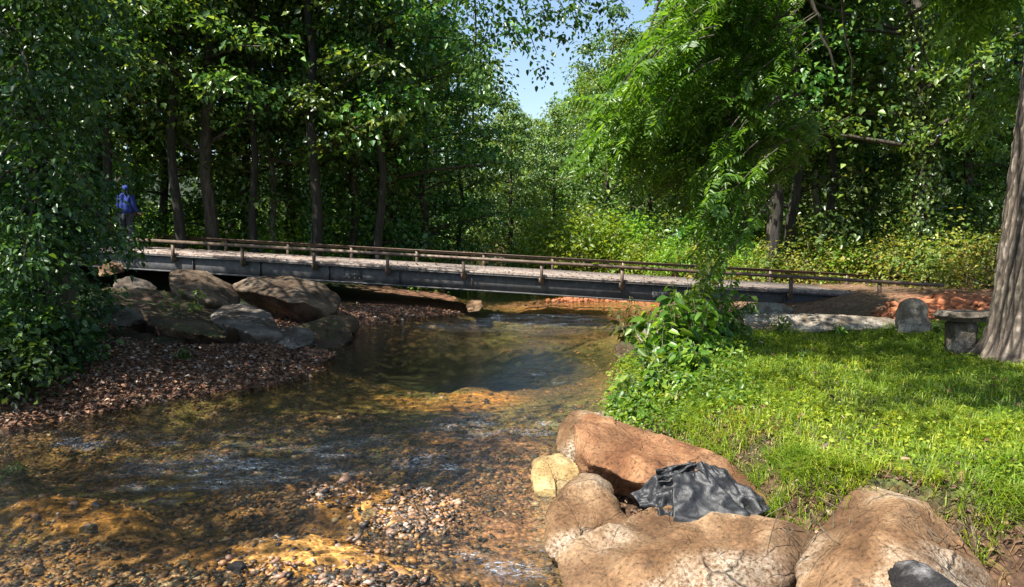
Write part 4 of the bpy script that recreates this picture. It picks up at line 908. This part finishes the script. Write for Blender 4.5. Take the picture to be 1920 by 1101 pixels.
W = [('tall_weed', 'tall sunlit weed with large pale leaves at the water edge', 1268, 545, 9.3, .2, 'leaf_weed', 7, 20),
     ('tall_weed', 'tallest weed sprig reaching up before the bridge rail', 1322, 448, 9.6, .12, 'leaf_weed', 4, 16),
     ('tall_weed', 'dark leafy weed crossing the girder right of the sprig', 1366, 548, 10.4, .14, 'leaf_ivy', 6, 20),
     ('tall_weed', 'reddish small leaved bush on the bank by the riffle', 1180, 556, 13.2, .12, 'leaf_red', 8, 16),
     ('tall_weed', 'olive weed just right of the reddish bush', 1225, 600, 12.6, .11, 'leaf_red', 6, 14),
     ('tall_weed', 'broad leaved weed hanging over the pale stone', 1225, 640, 8.6, .14, 'leaf_weed', 7, 18),
     ('tall_weed', 'leafy weed clump low over the water edge', 1185, 700, 8.3, .12, 'leaf_weed', 7, 18),
     ('tall_weed', 'drooping weed at the heart of the weed patch', 1300, 640, 8.3, .12, 'leaf_weed', 8, 18),
     ('tall_weed', 'weed patch edge plant where weeds meet lawn', 1350, 625, 9.1, .09, 'leaf_weed', 8, 20),
     ('tall_weed', 'low bright weed right above the rusty boulder', 1200, 750, 7.4, .11, 'leaf_weed', 7, 18),
     ('tall_weed', 'grassy dull green weed behind the rusty boulder', 1275, 735, 7.0, .07, 'leaf_yellow', 10, 26),
     ('tall_weed', 'weed with thin stalk between bush and lawn', 1330, 705, 7.6, .08, 'leaf_weed', 9, 22),
     ('tall_weed', 'small weed where lawn meets the bare cut bank', 1345, 770, 6.7, .07, 'leaf_weed', 8, 18),
     ('tall_weed', 'pointed leaved weed standing in the lawn', 1505, 655, 8.7, .12, 'leaf_weed', 4, 10),
     ('tall_weed', 'bright weed at the foot of the upright stone', 1770, 600, 10.4, .07, 'leaf_weed', 6, 14),
     ('tall_weed', 'small bush growing from the stream at the left edge', 22, 868, 6.9, .075, 'leaf_weed', 14, 16),
     ('tall_weed', 'small green weed on the left gravel bank', 343, 652, 10.6, .07, 'leaf_ivy', 8, 14),
     ('tall_weed', 'yellowish weed on the mossy ledge beside tilted boulder', 338, 540, 13.6, .1, 'leaf_weed', 8, 14),
     ('tall_weed', 'ragged weed at the corner of the stone kerb', 1460, 590, 11, .07, 'leaf_weed', 8, 16),
     ('tall_weed', 'low weed before the middle of the stone kerb', 1575, 605, 10.8, .06, 'leaf_weed', 7, 16)]
W += [('tall_weed', 'tall thin weed right beside the tallest sprig', 1340, 500, 9.8, .12, 'leaf_weed', 4, 16),
     ('tall_weed', 'weed reaching over the girder left of the tallest sprig', 1290, 520, 9.5, .13, 'leaf_weed', 5, 16),
     ('tall_weed', 'weed overhanging the bare bank right of the rusty boulder', 1400, 815, 5.95, .06, 'leaf_weed', 9, 18),
     ('tall_weed', 'small drooping weed on the bare bank between the front boulders', 1500, 905, 5.0, .05, 'leaf_weed', 7, 16),
     ('tall_weed', 'ragged weed above the right side of the ridged boulder', 1800, 950, 4.5, .045, 'leaf_weed', 9, 18),('tall_weed', 'upright weed with yellow green leaves left of the dark leafy weed', 1300, 560, 9.2, .13, 'leaf_weed', 7, 18),
     ('tall_weed', 'nodding weed between the tall weed and the pale stone', 1245, 600, 8.8, .13, 'leaf_weed', 7, 18),
     ('tall_weed', 'wide leaved weed low in the middle of the weed patch', 1250, 680, 8.0, .12, 'leaf_weed', 8, 18),
     ('tall_weed', 'small leaved weed above the grassy dull green weed', 1290, 700, 7.6, .09, 'leaf_weed', 9, 22),
     ('tall_weed', 'bushy weed at the waterline below the black stone', 1165, 735, 8.2, .09, 'leaf_weed', 8, 18),
     ('tall_weed', 'dark green weed behind the drooping weed', 1345, 590, 10.2, .1, 'leaf_ivy', 9, 20),
     ('tall_weed', 'pale weed tuft at the waterline behind the tan boulder', 1165, 775, 7.6, .07, 'leaf_weed', 9, 18)]
mb = MB(); n = 9000; y = 6.2 + 6.3 * rng.random(n); x = .8 + 3.2 * rng.random(n); z, dl, dr, inw, bar, sh = terrain(x, y)
k = (dr > .05) & (x < np.interp(y, YT, XT) + .35) & (rng.random(n) < .75)
clumps(mb, np.stack([x[k], y[k], z[k] + .03 + .10 * rng.random(k.sum())], 1)[:1700], 9, .14, .045, True, .9, .2)
tag(mb.build('ground_cover', M['leaf_weed']), 'low leafy herbs covering the slope between lawn and stream', 'ground cover', kind='stuff')
for nme, lab, px, ty, D, lf, mt, st, per in W: weed(nme, lab, px, ty, D, leaf=lf, mat=mt, stems=st, per=per, spread=.3 if st > 5 else .16)

# dark bank bushes low left
for px, ty_, D, s, lab in [(30, 560, 9.4, 1.0, 'dark leafy bush at the left edge above the gravel'), (105, 600, 9.8, .8, 'dark bush spilling onto the gravel bank'), (0, 640, 8.6, .8, 'dark low bush at the far left of the gravel bank'), (60, 480, 11.5, 1.5, 'dark thicket between the left tree and the ledge')]:
    n = int(60 * s); c = P(px, 650, D); zb = float(gz(c[0], c[1])[0]); top_ = P(px, ty_, D)[2] - zb
    b = shrub('bank_bush', .75 * s, max(.5, top_), n, .085, 'leaf_left', 36, True, .3); b.location = (c[0], c[1], zb); tag(b, lab, 'bush')

# ------------------------------------------------------------------ grass
def blades(mb, x, y, z, L, w, lean=.55):
    m = len(x); a = rng.random(m) * 6.28; dr_ = np.stack([np.cos(a), np.sin(a), 0 * a], 1); s = np.stack([-np.sin(a), np.cos(a), 0 * a], 1)
    b = np.stack([x, y, z], 1); ln = lean * (.3 + rng.random(m))[:, None]; L = L[:, None]; w = w[:, None]
    mid = b + np.array((0, 0, 1.)) * L * .55 + dr_ * L * .25 * ln; tip = b + np.array((0, 0, 1.)) * L * (1 - .35 * ln) + dr_ * L * ln
    V = np.stack([b - s * w, b + s * w, mid + s * w * .8, mid - s * w * .8, tip], 1).reshape(-1, 3); k = np.arange(m)[:, None] * 5
    mb.add(V, k + np.array((3, 2, 4)), k + np.array((0, 1, 2, 3)))
n = 420000; y = 3.6 + 13 * rng.random(n) ** 1.35; x = .6 + 10.5 * rng.random(n)
z, dl, dr, inw, bar, sh = terrain(x, y); px, py = pix(np.stack([x, y, z], 1))
edge = np.maximum((np.interp(y, YT, XT) - np.interp(y, YR, XR)) * np.interp(y, [6, 7.5], [1, .55]), .1) + .02
k = (dr > edge + .18 * vn(xyz(x, y) * 3)) & (px < 1990) & (py < 1150) & (rng.random(n) < np.clip(.75 + 1.1 * fbm(xyz(x, y) * 1.6, 4), .4, 1)) & (y < 11.9 + .3 * rng.random(n))
k &= ~((y > 11.0) & (px > 1375) & (rng.random(n) < .7))
x, y, z = x[k], y[k], z[k]; sc_ = .8 + .5 * np.clip(y - 6, 0, 8) / 8; tall = 1 + 1.0 * np.clip(vn(xyz(x, y) * 2.3), 0, 1)
mb = MB(); blades(mb, x, y, z, (.035 + .055 * rng.random(len(x))) * tall, (.0028 + .0015 * rng.random(len(x))) * sc_ * 1.4, 1.05)
n2 = 11000; kk = rng.integers(0, len(x), n2); nn = rng.normal(size=(n2, 3)) * .4; nn[:, 2] += 1
l = .02 + .025 * rng.random(n2); mb.add(*leaf_geo(np.stack([x[kk], y[kk], z[kk] + .02 + .06 * rng.random(n2)], 1), rdir(n2) * np.array((1, 1, .3)), nn, l, l * .8))
n = 420; ty_ = 4.2 + 7.4 * rng.random(n); tx_ = .8 + 7 * rng.random(n); kq = tx_ > np.interp(ty_, YT, XT) - .05; near_e = np.abs(tx_ - np.interp(ty_, YT, XT)) < .5; kq &= near_e | (rng.random(n) < .35)
a_ = np.repeat(np.stack([tx_, ty_], 1)[kq], 34, 0); a_ = a_ + rng.normal(size=a_.shape) * .035; blades(mb, a_[:, 0], a_[:, 1], gz(a_[:, 0], a_[:, 1]), .09 + .10 * rng.random(len(a_)), .0035 + 0 * a_[:, 0], 1.25)
tag(mb.build('grass', M['grass']), 'sunlit rough grass and clover of the lawn', 'grass', kind='stuff'); print('blades', len(x))
# longer ragged grass and dry straw hanging on the cut edge
n = 24000; y = 4.0 + 6 * rng.random(n); x = .6 + 5.5 * rng.random(n); z, dl, dr, inw, bar, sh = terrain(x, y)
edge = np.maximum(np.interp(y, YT, XT) - np.interp(y, YR, XR), .1)
k = (np.abs(dr - edge) < .35) & (rng.random(n) < .8)
mb = MB(); blades(mb, x[k], y[k], z[k],   .05 + .07 * rng.random(k.sum()), .002 + .0015 * rng.random(k.sum()), 1.3); yy = 4.0 + 3.6 * rng.random(9000); xx = np.interp(yy, YT, XT) - .42 + .62 * rng.random(9000) ** .7; kk_ = vn(xyz(xx, yy) * 4) > -.25; xx, yy = xx[kk_], yy[kk_]; ob = MB()
blades(ob, xx, yy, gz(xx, yy), .07 + .11 * rng.random(len(xx)), .0032 + 0 * xx, 1.5); tag(ob.build('edge_grass', M['grass']), 'longer shaggy grass spilling over the cut edge towards the boulders', 'grass', kind='stuff')
tag(mb.build('dry_grass', M['dry']), 'straw coloured grass along the cut edge of the lawn', 'grass', kind='stuff')
n = 9000; y = 3.6 + 4 * rng.random(n); x = .8 + 3 * rng.random(n); z, dl, dr, inw, bar, sh = terrain(x, y); xt = np.interp(y, YT, XT); k = (dr > .1) & (x < xt + .25) & (x > xt - .9)
mb = MB(); pebbles(mb, np.stack([x, y, z + .004], 1)[k], np.exp(rng.normal(-4.9, .5, k.sum())), .8)
n = 4200; kk = np.flatnonzero(k)[rng.integers(0, k.sum(), n)]; nn = rng.normal(size=(n, 3)) * .6; nn[:, 2] += 1; l = .02 + .04 * rng.random(n); mb.add(*leaf_geo(np.stack([x, y, z + .015], 1)[kk], rdir(n), nn, l, l * .45))
tag(mb.build('soil_crumbs', M['crumb']), 'crumbled brown soil and dead leaves on the cut bank behind the front boulders', 'soil', kind='stuff')
n = 7600; x = -38 + 72 * rng.random(n); y = 23.5 + 36 * rng.random(n) ** 1.3; z, dl, dr, inw, bar, sh = terrain(x, y); k = (dl > .5) | (dr > .8); k &= vn(xyz(x, y) * .5) > -.35
mb = MB(); clumps(mb, np.stack([x, y, z + .1 + 1.1 * rng.random(n) ** 2], 1)[k], 20, .6, .15, False, .6, .2)
tag(mb.build('undergrowth', M['leaf_bright']), 'leafy undergrowth covering the forest floor beyond the bridge', 'undergrowth', kind='stuff')
n = 520; x = 1.2 + 7 * rng.random(n); y = 4.4 + 7.2 * rng.random(n); k = x > np.interp(y, YT, XT); x, y = x[k], y[k]; n = len(x); nn = rng.normal(size=(n, 3)) * .4; nn[:, 2] += 1; l = .03 + .05 * rng.random(n)
mb = MB(); mb.add(*leaf_geo(np.stack([x, y, gz(x, y) + .05], 1), rdir(n) * np.array((1, 1, .3)), nn, l, l * .55, True, .2, .3)); tag(mb.build('lawn_litter', M['gravel_bank']), 'scattered dead brown leaves lying in the lawn grass', 'leaves', kind='stuff')
# hanging roots at the cut bank
mb = MB()
for _ in range(60):
    c = G(1450 + 420 * rng.random(), 905 + 90 * rng.random(), .45); d = np.array((rng.normal() * .12, -.04 - .05 * rng.random(), -.05 - .16 * rng.random())); mb.tube([c, c + d * .5 + rng.normal(size=3) * .02, c + d], (.004, .003, .002), 4)
tag(mb.build('roots', M['twig']), 'fine brown roots hanging from the bare bank behind the front boulders', 'roots', kind='stuff')

# ------------------------------------------------------------------ person
def skin_obj(name, verts, edges, radii, mat, parent=None, sub=2):
    me = bpy.data.meshes.new(name); me.from_pydata(verts, edges, []); o = link(name, me, parent)
    md = o.modifiers.new('s', 'SKIN'); sv = me.skin_vertices[0].data
    for q, r in zip(sv, radii): q.radius = (r, r) if not isinstance(r, tuple) else r
    sv[0].use_root = True; o.modifiers.new('ss', 'SUBSURF').levels = sub; o.modifiers['ss'].render_levels = sub
    dg = bpy.context.evaluated_depsgraph_get(); m2 = bpy.data.meshes.new_from_object(o.evaluated_get(dg)); o.modifiers.clear(); o.data = m2
    m2.materials.clear(); m2.materials.append(mat); m2.polygons.foreach_set('use_smooth', [True] * len(m2.polygons)); return o
pp = bpos(-1.08, 1.0, 0); 
body_v = [(0, 0, .95), (0, .01, 1.15), (0, .0, 1.36), (0, .02, 1.47), (0, .05, 1.56), (0, .05, 1.66),
          (.09, 0, .88), (.11, .03, .5), (.11, -.02, .09), (.11, .13, .03), (-.09, 0, .88), (-.12, -.02, .5), (-.11, -.1, .09), (-.11, .05, .03),
          (.19, 0, 1.38), (.24, .03, 1.1), (.2, .2, .95), (.17, .27, .93), (-.19, 0, 1.38), (-.26, .02, 1.1), (-.23, .16, .9), (-.2, .22, .87)]
body_e = [(0, 1), (1, 2), (2, 3), (3, 4), (4, 5), (0, 6), (6, 7), (7, 8), (8, 9), (0, 10), (10, 11), (11, 12), (12, 13), (2, 14), (14, 15), (15, 16), (16, 17), (2, 18), (18, 19), (19, 20), (20, 21)]
body_r = [(.15, .1), (.13, .09), (.14, .1), .055, .09, .075, .09, .055, .036, .03, .09, .055, .036, .03, .055, .042, .028, .035, .055, .042, .028, .035]
def fingers(vs, es, rs, w, d):
    d = nrm(np.asarray(d, float)); s = nrm(np.cross(d, (0, 0, 1)))
    for k, o_ in enumerate((-.03, -.01, .01, .03)):
        p = np.array(vs[w]) + s * o_; i = len(vs); vs.append(tuple(p + d * .045)); vs.append(tuple(p + d * .08 + np.array((0, 0, -.02)))); es += [(w, i), (i, i + 1)]; rs += [.009, .008]
    i = len(vs); vs.append(tuple(np.array(vs[w]) + s * .045 + np.array((0, 0, .01)))); es.append((w, i)); rs.append(.01)
fingers(body_v, body_e, body_r, 17, (-.2, .9, -.3)); fingers(body_v, body_e, body_r, 21, (.2, .9, -.3))
person = skin_obj('person', body_v, body_e, body_r, M['skin'])
person.location = [float(v) for v in pp]; person.rotation_euler = (0, 0, -.35); person.scale = (1.06, 1.06, 1.02); tag(person, 'person in a blue jacket standing at the left end of the bridge', 'person')
jv = [(0, 0, .86), (0, .01, 1.12), (0, 0, 1.37), (0, .015, 1.47), (.19, 0, 1.385), (.245, .03, 1.1), (.205, .19, .96), (-.19, 0, 1.385), (-.265, .02, 1.1), (-.235, .15, .92)]
skin_obj('jacket', jv, [(0, 1), (1, 2), (2, 3), (2, 4), (4, 5), (5, 6), (2, 7), (7, 8), (8, 9)], [(.22, .16), (.2, .15), (.215, .155), .085, .095, .062, .046, .08, .062, .046], M['jacket'], person)
skin_obj('trousers', [(0, 0, .93), (.09, 0, .86), (.11, .03, .5), (.11, -.02, .1), (-.09, 0, .86), (-.12, -.02, .5), (-.11, -.1, .1)], [(0, 1), (1, 2), (2, 3), (0, 4), (4, 5), (5, 6)], [(.165, .12), .105, .075, .06, .105, .075, .06], M['trousers'], person)
skin_obj('hood', [(0, .0, 1.5), (0, .03, 1.6), (0, .035, 1.7)], [(0, 1), (1, 2)], [.085, .112, .08], M['jacket'], person)
for q in ((.11, .0), (-.11, -.08)): skin_obj('shoe', [(q[0], q[1] - .05, .04), (q[0], q[1] + .1, .04), (q[0], q[1] + .17, .035)], [(0, 1), (1, 2)], [.045, .045, .035], M['shoe'], person)

# ------------------------------------------------------------------ light
w = bpy.data.worlds.new('World'); scn.world = w; w.use_nodes = True; nt = w.node_tree
sky = nt.nodes.new('ShaderNodeTexSky'); sky.sky_type = 'NISHITA'; sky.sun_disc = False; sky.sun_elevation = SUN_EL; sky.sun_rotation = SUN_AZ
nt.links.new(sky.outputs[0], nt.nodes['Background'].inputs[0]); nt.nodes['Background'].inputs[1].default_value = .09
sd = bpy.data.lights.new('sun', 'SUN'); sd.energy = 5; sd.angle = R(.5); sd.color = (1, .95, .86); so = bpy.data.objects.new('sun', sd); COL.objects.link(so)
so.rotation_euler = Vector(S).to_track_quat('Z', 'Y').to_euler()
scn.view_settings.view_transform = 'Standard'; scn.view_settings.look = 'None'; scn.view_settings.exposure = 1.35; scn.view_settings.gamma = 1
cy = scn.cycles; cy.max_bounces = 7; cy.diffuse_bounces = 3; cy.glossy_bounces = 3; cy.transparent_max_bounces = 8; cy.transmission_bounces = 3
cy.caustics_reflective = False; cy.caustics_refractive = False; cy.sample_clamp_indirect = 4; cy.use_denoising = True
